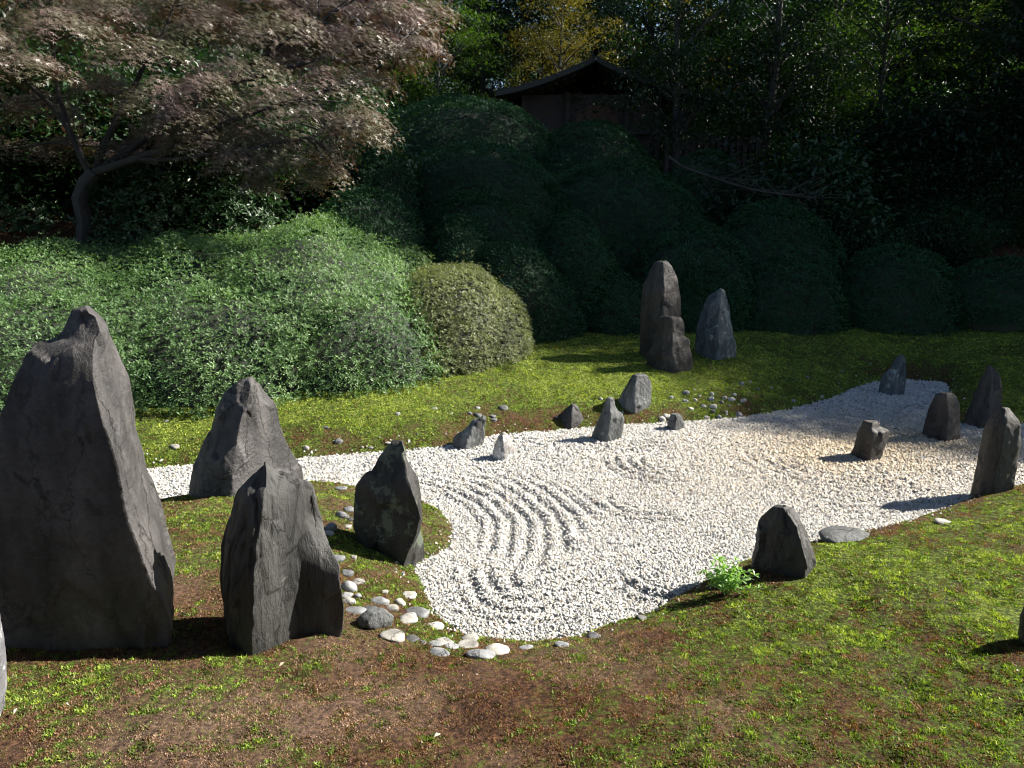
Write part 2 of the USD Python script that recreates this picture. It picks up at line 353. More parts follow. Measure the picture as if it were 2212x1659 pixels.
xs = np.concatenate([np.arange(-90, -12, 6.0), np.arange(-12, -7, .5), np.arange(-7, 7.6, .085), np.arange(7.6, 13, .4), np.arange(13, 95, 6.0)])
ys = np.concatenate([np.arange(-60, 0, 5.0), np.arange(0, 1.6, .3), np.arange(1.6, 12.6, .085), np.arange(12.6, 24, .5), np.arange(24, 110, 5.0)])
gxx, gyy = np.meshgrid(xs, ys, indexing='ij')
fx, fy = gxx.ravel(), gyy.ravel()
fz = land(fx, fy)
nx_, ny_ = len(xs), len(ys)
idx = np.arange(nx_ * ny_).reshape(nx_, ny_)
quads = np.stack([idx[:-1, :-1], idx[1:, :-1], idx[1:, 1:], idx[:-1, 1:]], -1).reshape(-1, 4)
lush, dry = moss_state(fx, fy)
beyond = smoothstep(.5, 1.3, fy - foot_y(fx))
col = np.stack([lush * (1 - beyond), dry * (1 - beyond), 0 * lush], -1)
from scipy.interpolate import RegularGridInterpolator
surface = RegularGridInterpolator((xs, ys), fz.reshape(nx_, ny_), bounds_error=False, fill_value=0.0)     # the ground as built
g = put('ground', (np.stack([fx, fy, fz], -1), quads), L + 'moss_ground', smooth=True, attr=col)
tag(g, 'mossy garden ground rising into the wooded slope', None, None, 'structure')


def gravel_colour(x, y, n, rng):
    c = np.array([.395, .39, .373])[None] * rng.uniform(.80, 1.10, (n, 1))
    grey = rng.random(n) < .09
    c[grey] *= rng.uniform(.45, .75, (grey.sum(), 1))
    warm = rng.random(n) < .16
    c[warm] *= np.array([1.0, .90, .74])
    stain = np.exp(-((x - 3.9) / 1.5) ** 2 - ((y - 7.1) / 1.1) ** 2) * (.55 + .9 * fbm(np.stack([x, y, 0 * x], -1) * 1.4, 3, 44))
    stain = np.clip(stain + .25 * np.exp(-((x - 2.0) / 1.5) ** 2 - ((y - 6.2) / 1.2) ** 2), 0, 1)[:, None]
    return c * (1 - stain) + c * np.array([.92, .76, .54]) * stain


rng = np.random.default_rng(7)
bx0, by0, bx1, by1 = pond.buffer(.25).bounds
bxs, bys = np.arange(max(bx0, -7), min(bx1, 9), .03), np.arange(by0, by1, .03)
bxx, byy = np.meshgrid(bxs, bys, indexing='ij')
bz = np.where(shore_distance(bxx.ravel(), byy.ravel()) < .10, ripples(bxx.ravel(), byy.ravel()), 0)
idx = np.arange(bxx.size).reshape(bxx.shape)
quads = np.stack([idx[:-1, :-1], idx[1:, :-1], idx[1:, 1:], idx[:-1, 1:]], -1).reshape(-1, 4)
keep = (shore_distance(bxx.ravel(), byy.ravel()) < .10)[quads].all(1)
quads = quads[keep]
used = np.unique(quads); remap = np.zeros(bxx.size, int); remap[used] = np.arange(len(used))
bedv = np.stack([bxx.ravel(), byy.ravel(), bz - .008], -1)[used]
r0 = np.random.default_rng(1)
bedc = gravel_colour(bedv[:, 0], bedv[:, 1], len(bedv), r0) * 0 + np.array([.40, .395, .38])
g = put('gravel_bed', (bedv, remap[quads]), L + 'gravel_bed', smooth=True, attr=bedc)
tag(g, 'raked white gravel bed between the moss banks', None, None, 'structure')


def random_frames(n, rng):
    q = rng.normal(size=(n, 4)); q /= np.linalg.norm(q, axis=1, keepdims=True)
    w, x, y, z = q.T
    return np.stack([1 - 2 * (y * y + z * z), 2 * (x * y - w * z), 2 * (x * z + w * y), 2 * (x * y + w * z), 1 - 2 * (x * x + z * z), 2 * (y * z - w * x),
                     2 * (x * z - w * y), 2 * (y * z + w * x), 1 - 2 * (x * x + y * y)], -1).reshape(n, 3, 3)


def gravel(n_per_m2, size, seed, region):
    rng = np.random.default_rng(seed)
    x0, y0, x1, y1 = region
    n = int((x1 - x0) * (y1 - y0) * n_per_m2)
    x, y = rng.uniform(x0, x1, n), rng.uniform(y0, y1, n)
    edge = shore_distance(x, y)
    ok = edge < rng.normal(-.012, .022, n)
    stray = (edge > 0) & (edge < .16) & (rng.random(n) < .015)
    rx, _ = ray(2330.0, 900.0)
    ok = (ok | stray) & (np.abs(x) < rx * y + .3)
    x, y, edge = x[ok], y[ok], edge[ok]; n = len(x)
    z = np.where(edge < .02, ripples(x, y), land(x, y) + .006) + rng.uniform(-.004, .008, n)
    base = np.array([[1, 0, -.5], [0, 1, -.5], [-1, 0, -.5], [0, -1, -.5], [0, 0, .75]], float)
    tri = np.array([[0, 1, 4], [1, 2, 4], [2, 3, 4], [3, 0, 4]])
    s = size * rng.uniform(.6, 1.35, (n, 1, 1)) * np.array([1, .85, .8]) * rng.uniform(.8, 1.2, (n, 1, 3))
    v = base[None] + rng.normal(0, .2, (n, 5, 3))
    ang = rng.uniform(0, 2 * np.pi, n); tl = rng.normal(0, .35, (n, 2))
    ca, sa = np.cos(ang)[:, None], np.sin(ang)[:, None]
    v = v * s
    v = np.stack([v[..., 0] * ca - v[..., 1] * sa, v[..., 0] * sa + v[..., 1] * ca, v[..., 2] + v[..., 0] * tl[:, :1] + v[..., 1] * tl[:, 1:]], -1)
    v = v + np.stack([x, y, z], -1)[:, None]
    f = (tri[None] + 5 * np.arange(n)[:, None, None]).reshape(-1, 3)
    c = np.repeat(gravel_colour(x, y, n, rng), 5, 0)
    return v.reshape(-1, 3), f, c


parts = [gravel(8200, .0094, 11, (-1.5, 3.3, 4.5, 5.5)), gravel(5600, .0112, 16, (-1.5, 5.5, 4.5, 6.2)), gravel(3200, .0130, 12, (-6, 6.2, 8, 8.6)), gravel(3000, .0135, 14, (-6, 4.4, -1.5, 6.2)), gravel(3000, .0135, 15, (4.5, 4.8, 8, 6.2)), gravel(1500, .017, 13, (1.5, 8.6, 9, 12))]
off = np.cumsum([0] + [len(p[0]) for p in parts])
g = put('gravel', (np.vstack([p[0] for p in parts]), np.vstack([p[1] + o for p, o in zip(parts, off)])), L + 'gravel_stone', smooth=True, attr=np.vstack([p[2] for p in parts]))
tag(g, 'small white gravel stones raked into curved furrows', 'gravel', None, 'stuff')


def moss_blades(n_per_m2, region, seed, h, w, spread=.5):
    rng = np.random.default_rng(seed)
    x0, y0, x1, y1 = region
    n = int((x1 - x0) * (y1 - y0) * n_per_m2)
    x, y = rng.uniform(x0, x1, n), rng.uniform(y0, y1, n)
    rx, _ = ray(2330.0, 900.0)
    ok = (np.abs(x) < rx * y + .3) & (y < foot_y(x) + .8)
    x, y = x[ok], y[ok]
    d = shore_distance(x, y)
    ok = d > rng.normal(.012, .012, len(d)); x, y, d = x[ok], y[ok], d[ok]
    p = np.stack([x, y, 0 * x], -1)
    clump = fbm(p * 14, 2, 51)
    ok = rng.random(len(x)) < np.clip((clump - .2) * 4.0, .5, 1); x, y, clump, p = x[ok], y[ok], clump[ok], p[ok]; n = len(x)
    z = surface(np.stack([x, y], -1)) - .003
    hh = h * rng.uniform(.5, 1.2, n) * (.45 + 1.1 * clump)
    a = rng.uniform(0, 2 * np.pi, n); side = np.stack([np.cos(a), np.sin(a), 0 * a], -1) * (w * rng.uniform(.6, 1.4, n))[:, None]
    tip = np.stack([rng.normal(0, spread, n), rng.normal(0, spread, n), np.ones(n)], -1); tip /= np.linalg.norm(tip, axis=1, keepdims=True)
    b = np.stack([x, y, z], -1)
    v = np.stack([b - side, b + side, b + tip * hh[:, None]], 1)
    g_, dr = moss_state(x, y)
    g_ = g_ + (fbm(p * 38, 2, 54) - .5) * 1.5 + (fbm(p * 11, 2, 55) - .5) * .6 + rng.normal(0, .08, n)
    c = moss_colour(np.clip(g_, 0, 1), dr) * (rng.uniform(.75, 1.5, n) * np.clip(.55 + 1.8 * (fbm(p * 30 + 5, 2, 58) - .25), .35, 1.35))[:, None] * 1.15
    hh *= .75 + .6 * np.clip(g_, 0, 1)
    v[:, 2] = b + tip * hh[:, None]
    straw = rng.random(n) < .03
    c[straw] = np.array([.34, .27, .17]) * rng.uniform(.7, 1.3, (straw.sum(), 1))
    return v.reshape(-1, 3), np.arange(3 * n).reshape(-1, 3), np.repeat(c, 3, 0)


parts = [moss_blades(40000, (-2.3, 1.9, 2.5, 3.4), 61, .0125, .0042, .8), moss_blades(21000, (-3.2, 3.4, 5.0, 5.6), 62, .0125, .0055, .8), moss_blades(7000, (-5.2, 5.6, 8.0, 9.4), 63, .016, .008, .8), moss_blades(2600, (-.5, 9.4, 9.5, 12.8), 64, .02, .011, .8)]
off = np.cumsum([0] + [len(p[0]) for p in parts])
g = put('moss', (np.vstack([p[0] for p in parts]), np.vstack([p[1] + o for p, o in zip(parts, off)])), L + 'moss_blade', attr=np.vstack([p[2] for p in parts]))
tag(g, 'short green and brown moss covering the garden banks', 'moss', None, 'stuff')

# ------------------------------------------------------------------ standing rocks
def standing_rock(name, label, rows, contact, mat, depth=.8, front=.5, left_v=.15, right_v=.25, seed=0, rough=.05, groove=0., cuts=3, cut_in=.96, n_u=96, n_v=90, round_top=.35, group=None, base_drop=.14, soft=.7, chips=46, chip=.62, mid_v=-.62, fin=0.):
    """A rock from its silhouette rows (row, left, right, ridge) seen from the veranda, given depth: a many-cornered section
    whose foremost corner is the ridge, then weathered by planar breaks, noise and grooves."""
    rng = np.random.default_rng(seed + 100)
    P = on_land(*contact)
    hd = np.array([P[0], P[1]]); hd = hd / np.linalg.norm(hd)
    rt = np.array([hd[1], -hd[0]])
    rows = np.array(rows, float)
    half0 = (rows[-1, 2] - rows[-1, 1]) / 2 / FOCAL * np.linalg.norm(P[:2])
    C = P[:2] + hd * half0 * depth * front

    def plane(px, py):
        rx, rz = ray(px, py)
        d = np.array([rx, 1.0])
        t = (C @ hd) / (d @ hd)
        q = d * t
        return (q - C) @ rt, EYE + rz * t
    R = [(plane(l, y)[1], plane(l, y)[0], plane(r, y)[0], plane(m, y)[0]) for y, l, r, m in rows]
    R = np.array(R)[::-1]                                  # upwards
    foot_z = min(R[0, 0], float(land(C[0], C[1])) - .02) - base_drop
    low = R[0].copy(); low[0] = foot_z
    R = np.vstack([low, R])
    R = R[np.concatenate([[True], np.diff(R[:, 0]) > 1e-4])]
    zs = np.linspace(R[0, 0], R[-1, 0], n_v)
    l, r, m = (np.interp(zs, R[:, 0], R[:, k]) for k in (1, 2, 3))
    wmax = (r - l).max()
    rings = []
    hw_s = ndimage.gaussian_filter1d((r - l) / 2, n_v * .05, mode='nearest')
    for k in range(n_v):
        c, hw = (l[k] + r[k]) / 2, (r[k] - l[k]) / 2
        dv = depth * (.55 * hw_s[k] + .45 * hw)
        f = np.clip((m[k] - c) / max(hw, 1e-6), -.92, .92)
        fw = fin * float(smoothstep(.72, .45, k / n_v))
        poly = np.array([(-1, left_v), ((-1 + f) / 2 - .12, mid_v), (f, -1), ((1 + f) / 2 + .04 + .10 * fw, (-1 + right_v) / 2 - .04 + .12 * fw), (1, right_v * (1 - fw) - .85 * fw), (.62, .85), (0, 1.0), (-.68, .8)])
        poly = poly * np.array([hw, dv]) + np.array([c, 0])
        closed = np.vstack([poly, poly[:1]])
        seg = np.linspace(0, 8, n_u, endpoint=False)
        ring = np.stack([np.interp(seg, np.arange(9), closed[:, 0]), np.interp(seg, np.arange(9), closed[:, 1])], -1)
        rings.append(ring)
    rings = np.array(rings)
    rings = ndimage.gaussian_filter1d(rings, soft, axis=1, mode='wrap')
    rings[..., 1] = ndimage.gaussian_filter1d(rings[..., 1], 1.5, axis=0, mode='nearest')
    z3 = np.repeat(zs[:, None], n_u, 1)
    V = np.concatenate([rings, z3[..., None]], -1)
    top = V[-1]; cen = top.mean(0)
    caps = [cen + (top - cen) * s + np.array([0, 0, wmax * .10 * round_top * math.sqrt(max(0, 1 - s * s))]) for s in (.85, .6, .3)]
    V = np.concatenate([V, np.array(caps)], 0)
    nv = len(V)
    pts = V.reshape(-1, 3)
    pts = np.vstack([pts, cen + [0, 0, wmax * .10 * round_top]])
    # planar breaks
    for k in range(cuts):
        a = rng.uniform(0, 2 * np.pi); e = rng.uniform(-.25, .75)
        n = np.array([math.cos(a) * math.cos(e), math.sin(a) * math.cos(e), math.sin(e)])
        s = pts @ n
        lim = np.quantile(s, .5) + (s.max() - np.quantile(s, .5)) * rng.uniform(cut_in, .995)
        pts = pts - np.maximum(s - lim, 0)[:, None] * n * .85
    # chipped faces: patches of the surface flattened towards planes of their own
    from scipy.spatial import cKDTree
    g3 = V.reshape(nv, n_u, 3)
    nr = np.cross(np.roll(g3, -1, 1) - np.roll(g3, 1, 1), np.gradient(g3, axis=0)).reshape(-1, 3)
    nr /= np.maximum(np.linalg.norm(nr, axis=1, keepdims=True), 1e-9)
    pick = rng.choice(nv * n_u, chips, replace=False)
    warp = (fbm(pts / wmax * 4 + seed, 2, seed + 9)[:, None] - .5) * wmax * .12
    _, near_ = cKDTree(pts[pick] * [1, 1, .45]).query((pts + warp) * [1, 1, .45])
    away = ((pts - pts[pick][near_]) * nr[pick][near_]).sum(1)
    pts = pts - nr[pick][near_] * (np.clip(away, -.07 * wmax, .07 * wmax) * chip)[:, None]
    axis_ = np.stack([np.interp(pts[:, 2], zs, (l + r) / 2), 0 * pts[:, 0]], -1)
    rad = pts[:, :2] - axis_; rn = np.linalg.norm(rad, axis=1, keepdims=True); out = rad / np.maximum(rn, 1e-6)
    q = pts / wmax
    sd = seed * 7
    disp = (fbm(q * 3.1 + sd, 4, sd) - .5) * .9 + (fbm(q * np.array([9, 9, 5]) + sd, 5, sd + 1) - .5) * .8
    ridged = np.abs(fbm(q * np.array([6, 6, 2.5]) + sd, 3, sd + 2) - .5)
    disp = disp - np.clip(.012 - ridged, 0, 1) * 22
    if groove:
        disp = disp - groove * np.clip(.5 - np.abs(fbm(q * np.array([5, 5, .55]) + sd, 3, sd + 3) - .5) * 9, 0, 1) * 1.3 + groove * .8 * (fbm(q * np.array([9, 9, .9]) + sd, 3, sd + 4) - .5)
    pts[:, :2] += out * disp[:, None] * rough * wmax * np.minimum(1, rn / (.25 * wmax))
    pts[:, 2] += (fbm(q * 5 + sd, 3, sd + 5) - .5) * rough * wmax * .8 * smoothstep(foot_z + .2, foot_z + .5, pts[:, 2])
    i = np.arange(nv * n_u).reshape(nv, n_u); j = np.roll(i, -1, 1)
    quads = np.stack([i[:-1], j[:-1], j[1:], i[1:]], -1).reshape(-1, 4)
    f = np.vstack([quads[:, [0, 1, 2]], quads[:, [0, 2, 3]], np.stack([i[-1], j[-1], np.full(n_u, nv * n_u)], -1)])
    W = np.stack([C[0] + pts[:, 0] * rt[0] + pts[:, 1] * hd[0], C[1] + pts[:, 0] * rt[1] + pts[:, 1] * hd[1], pts[:, 2]], -1)
    prim = put(name, (W, f), mat, smooth=True)
    return tag(prim, label, 'rock', group)


S = 'standing_rock'
standing_rock(S, 'huge dark pointed rock at the left edge with a smooth grey sunlit flank', [
    (677, 152, 207, 190), (684, 146, 216, 205), (715, 134, 236, 207), (735, 118, 242, 206), (745, 84, 246, 204), (770, 56, 257, 200), (810, 36, 273, 198), (835, 24, 283, 200), (865, 12, 291, 207),
    (899, 0, 296, 215), (950, -14, 302, 228), (984, -20, 306, 238), (1018, -26, 318, 247), (1087, -32, 333, 259), (1143, -34, 355, 272), (1194, -32, 372, 290), (1235, -30, 380, 302), (1283, -26, 390, 318), (1324, -16, 398, 340), (1365, 0, 392, 352), (1445, 14, 372, 350)],
    (180, 1446), ROCK_BIG, depth=.80, front=.8, left_v=.25, right_v=.55, mid_v=-.34, seed=1, rough=.026, cuts=2, cut_in=.985, n_u=180, n_v=160, chips=60, chip=.42)
standing_rock(S, 'pale white-streaked rock cut off by the lower left corner of the view', [
    (1290, -120, -8, -50), (1321, -135, 0, -40), (1382, -150, 10, -30), (1434, -160, 19, -20), (1485, -165, 26, -12), (1529, -170, 28, -8), (1568, -170, 22, -10)],
    (-30, 1568), ROCK_STREAK, depth=.7, seed=2, rough=.03, n_u=70, n_v=60)
standing_rock(S, 'dark round-shouldered rock with a cracked face, behind the black grooved rock', [
    (829, 514, 552, 540), (837, 501, 562, 540), (854, 482, 572, 536), (882, 470, 595, 528), (902, 466, 603, 519), (933, 455, 608, 511), (967, 436, 621, 507), (995, 424, 630, 503), (1029, 414, 645, 500), (1053, 408, 659, 499), (1074, 406, 664, 499)],
    (490, 1074), ROCK_BIG, depth=.72, front=.7, left_v=.25, right_v=.5, mid_v=-.36, seed=3, rough=.034, cuts=2, cut_in=.98, n_u=120, n_v=110)
standing_rock(S, 'black rock with deep vertical grooves, between the huge rock and the cobbles', [
    (1007, 568, 580, 574), (1018, 556, 598, 575), (1029, 546, 615, 574), (1041, 536, 632, 574), (1053, 524, 649, 572), (1066, 512, 671, 570), (1087, 502, 684, 566), (1107, 498, 694, 562), (1143, 489, 700, 556), (1167, 484, 705, 552), (1194, 479, 711, 549),
    (1218, 477, 718, 547), (1246, 475, 732, 545), (1290, 478, 740, 543), (1338, 484, 741, 541), (1365, 487, 740, 541), (1387, 492, 736, 541), (1410, 500, 730, 541)],
    (590, 1412), ROCK_BLACK, depth=.66, front=.8, left_v=.35, right_v=.6, mid_v=-.36, fin=.80, seed=4, rough=.036, groove=1.0, chip=.30, cuts=1, cut_in=.985, n_u=160, n_v=120)
standing_rock(S, 'dark lichen-patched rock with a narrow neck, where moss meets the raked gravel', [
    (959, 846, 870, 862), (966, 834, 873, 868), (978, 826, 876, 872), (991, 818, 878, 874), (1010, 808, 884, 878), (1020, 800, 889, 880), (1029, 782, 894, 883), (1053, 767, 905, 889), (1087, 763, 911, 899), (1109, 762, 912, 902), (1143, 763, 911, 900), (1160, 768, 908, 892), (1181, 777, 914, 880), (1203, 800, 919, 870)],
    (850, 1207), ROCK_LICHEN, depth=.72, front=.6, left_v=.2, right_v=.5, mid_v=-.36, seed=5, rough=.036, cuts=2, cut_in=.98, n_u=120, n_v=110)
standing_rock(S, 'grey ribbed rock leaning to a point at its right, at the gravel edge', [
    (901, 1040, 1048, 1044), (909, 1022, 1049, 1034), (918, 1012, 1049, 1026), (930, 999, 1048, 1018), (943, 983, 1047, 1013), (955, 977, 1046, 1009), (966, 974, 1045, 1006)],
    (1008, 968), ROCK_GREY, depth=.7, seed=6, rough=.07, groove=.5, n_u=80, n_v=60)
standing_rock(S, 'small white rock on the gravel, brown at its foot', [
    (935, 1084, 1092, 1087), (943, 1078, 1098, 1087), (950, 1074, 1103, 1088), (960, 1070, 1109, 1089), (971, 1066, 1112, 1088), (984, 1063, 1114, 1087), (991, 1066, 1112, 1087)],
    (1088, 993), ROCK_WHITE, depth=.85, seed=7, rough=.06, n_u=70, n_v=50)
standing_rock(S, 'low black rock lying in the far moss edge left of the two-peaked rock', [
    (875, 1232, 1245, 1238), (885, 1219, 1253, 1238), (893, 1212, 1257, 1237), (905, 1202, 1262, 1235), (920, 1196, 1266, 1233)],
    (1232, 922), ROCK_DARK, depth=.8, seed=8, rough=.06, n_u=70, n_v=50)
standing_rock(S, 'two-peaked grey rock rising from the gravel beside the far moss bank', [
    (860, 1311, 1325, 1318), (868, 1308, 1328, 1319), (878, 1304, 1330, 1319), (886, 1301, 1336, 1318), (892, 1298, 1345, 1318), (905, 1293, 1347, 1317), (923, 1286, 1347, 1315), (947, 1276, 1343, 1312)],
    (1312, 951), ROCK_GREY, depth=.75, seed=9, rough=.06, n_u=66, n_v=52)
standing_rock(S, 'flat-topped rock set in the moss, its left half dark and right half sunlit', [
    (810, 1369, 1398, 1376), (817, 1362, 1404, 1374), (824, 1358, 1406, 1373), (836, 1351, 1408, 1372), (848, 1345, 1408, 1372), (860, 1337, 1408, 1371), (875, 1330, 1406, 1371), (884, 1332, 1402, 1371)],
    (1374, 885), ROCK_GREY, depth=.8, seed=10, rough=.05, round_top=.2, n_u=66, n_v=52)
standing_rock(S, 'smallest grey rock on the gravel, a squat stub before the far pebbles', [
    (895, 1449, 1470, 1461), (900, 1446, 1474, 1461), (912, 1442, 1478, 1460), (927, 1440, 1480, 1459)],
    (1460, 928), ROCK_GREY, depth=.8, seed=11, rough=.05, n_u=60, n_v=40)
standing_rock(S, 'tallest brown pillar rock on the far moss mound with a rounded top', [
    (567, 1420, 1443, 1432), (574, 1409, 1450, 1432), (585, 1403, 1456, 1433), (598, 1398, 1462, 1434), (612, 1391, 1466, 1434), (625, 1386, 1469, 1434), (650, 1384, 1471, 1433), (694, 1383, 1474, 1432), (730, 1382, 1475, 1430), (770, 1380, 1476, 1430)],
    (1428, 776), ROCK_BROWN, depth=.8, seed=12, rough=.05, groove=.35, n_u=84, n_v=84)
standing_rock(S, 'stepped dark rock leaning against the foot of the tall brown pillar', [
    (686, 1425, 1470, 1452), (692, 1423, 1477, 1452), (703, 1421, 1479, 1452), (716, 1417, 1478, 1452), (725, 1414, 1480, 1453), (730, 1412, 1489, 1454), (745, 1408, 1491, 1454), (757, 1403, 1492, 1454), (763, 1397, 1494, 1454), (793, 1396, 1498, 1453), (800, 1398, 1496, 1453)],
    (1450, 802), ROCK_BROWN, depth=.6, seed=13, rough=.055, groove=.3, n_u=80, n_v=68)
standing_rock(S, 'pointed rock blotched with pale lichen, right of the tall brown pillar', [
    (626, 1551, 1561, 1556), (639, 1532, 1569, 1557), (648, 1526, 1572, 1557), (660, 1519, 1576, 1557), (687, 1510, 1579, 1556), (701, 1505, 1582, 1555), (725, 1502, 1587, 1552), (745, 1500, 1592, 1550), (768, 1500, 1591, 1548)],
    (1545, 773), ROCK_PALE, depth=.75, seed=14, rough=.045, n_u=74, n_v=64)
standing_rock(S, 'bluish rock with a hooked pale top in the shaded tip of the gravel', [
    (768, 1942, 1953, 1948), (773, 1936, 1956, 1948), (780, 1931, 1957, 1946), (796, 1924, 1958, 1944), (805, 1914, 1958, 1940), (813, 1904, 1958, 1937), (830, 1900, 1957, 1935), (850, 1897, 1952, 1932)],
    (1926, 853), ROCK_PALE, depth=.8, seed=15, rough=.05, n_u=66, n_v=52)
standing_rock(S, 'low flat-topped block with a stepped top, alone on the tan gravel', [
    (909, 1864, 1902, 1884), (913, 1862, 1904, 1884), (920, 1860, 1904, 1884), (923, 1857, 1921, 1886), (930, 1854, 1923, 1886), (943, 1850, 1921, 1885), (960, 1845, 1913, 1883), (984, 1837, 1904, 1880), (990, 1838, 1902, 1880)],
    (1872, 992), ROCK_BROWN, depth=.85, seed=16, rough=.03, round_top=.05, n_u=70, n_v=54)
standing_rock(S, 'broad blunt rock with a cracked sunlit right side, behind the stepped block', [
    (849, 2028, 2058, 2046), (854, 2021, 2067, 2046), (860, 2017, 2071, 2046), (871, 2011, 2074, 2047), (882, 2006, 2075, 2048), (916, 1996, 2077, 2048), (933, 1992, 2077, 2047), (945, 1988, 2075, 2046)],
    (2036, 950), ROCK_BROWN, depth=.8, seed=17, rough=.05, n_u=70, n_v=54)
standing_rock(S, 'tall shaded brown rock with a sharp peak, half hidden at the far right', [
    (791, 2135, 2144, 2139), (803, 2127, 2155, 2142), (813, 2121, 2163, 2143), (830, 2113, 2166, 2142), (848, 2105, 2166, 2140), (882, 2091, 2164, 2135), (916, 2079, 2162, 2130), (922, 2078, 2160, 2130)],
    (2125, 925), ROCK_BROWN, depth=.75, seed=18, rough=.045, n_u=74, n_v=64)
standing_rock(S, 'tall rounded dark rock at the right edge, on the shore of the near moss', [
    (882, 2162, 2180, 2172), (889, 2152, 2190, 2172), (898, 2143, 2198, 2172), (912, 2132, 2206, 2171), (933, 2123, 2208, 2168), (950, 2119, 2208, 2165), (984, 2112, 2201, 2158), (1010, 2107, 2197, 2152), (1036, 2102, 2194, 2148), (1060, 2098, 2188, 2144)],
    (2140, 1066), ROCK_BROWN, depth=.8, seed=19, rough=.045, groove=.2, n_u=80, n_v=68)
standing_rock(S, 'black domed rock on the near right bank beside the bright green sprig', [
    (1096, 1668, 1704, 1694), (1100, 1660, 1713, 1704), (1107, 1655, 1722, 1712), (1117, 1648, 1731, 1722), (1126, 1647, 1732, 1724), (1135, 1640, 1739, 1729), (1141, 1634, 1743, 1732), (1155, 1632, 1749, 1736), (1177, 1630, 1755, 1739), (1205, 1626, 1761, 1740), (1228, 1622, 1764, 1740), (1250, 1620, 1762, 1740)],
    (1670, 1246), ROCK_DARK, depth=.85, front=.7, left_v=.1, right_v=.35, mid_v=-.5, seed=24, rough=.05, chip=.85, chips=30, cuts=2, cut_in=.97, n_u=110, n_v=90)
standing_rock(S, 'dark rock cut off by the right edge of the view, low in the moss', [
    (1305, 2216, 2240, 2228), (1330, 2204, 2260, 2228), (1370, 2199, 2272, 2230), (1400, 2201, 2275, 2230)],
    (2235, 1402), ROCK_DARK, depth=.8, seed=22, rough=.05, n_u=60, n_v=40)

# ------------------------------------------------------------------ cobbles
def cobble(name, label, px, py, w, h, mat, seed, group=None, tall=.55):
    """w, h: seen width and height; a waterworn stone lying on the bank."""
    rng = np.random.default_rng(seed + 900)
    P = on_land(px, py)
    dist = math.hypot(P[1], EYE - P[2]); half = w / 2 / FOCAL * dist
    dep = half * rng.uniform(.6, .95)
    tilt = math.atan2(EYE - P[2], P[1])
    hh = min(max((h / FOCAL * dist - 2 * dep * math.sin(tilt) * .8) / max(math.cos(tilt), .1), half * .32), half * 1.1)
    m = trimesh.creation.icosphere(2 if w > 10 else 1)
    v = np.array(m.vertices)
    v = np.sign(v) * np.abs(v) ** np.array([.92, .92, .85])
    v *= 1 + (fbm(v * 1.3 + seed, 3, seed)[:, None] - .5) * .8
    v *= np.array([half, dep, hh])
    a = rng.uniform(-.5, .5); c, s = math.cos(a), math.sin(a)
    v[:, :2] = v[:, :2] @ np.array([[c, s], [-s, c]])
    v[:, 2] += rng.normal(0, .08) * v[:, 0]
    v += P + np.array([0, dep * .3, -hh * .18])
    return tag(put(name, (v, m.faces), mat, smooth=True), label, 'stone', group)


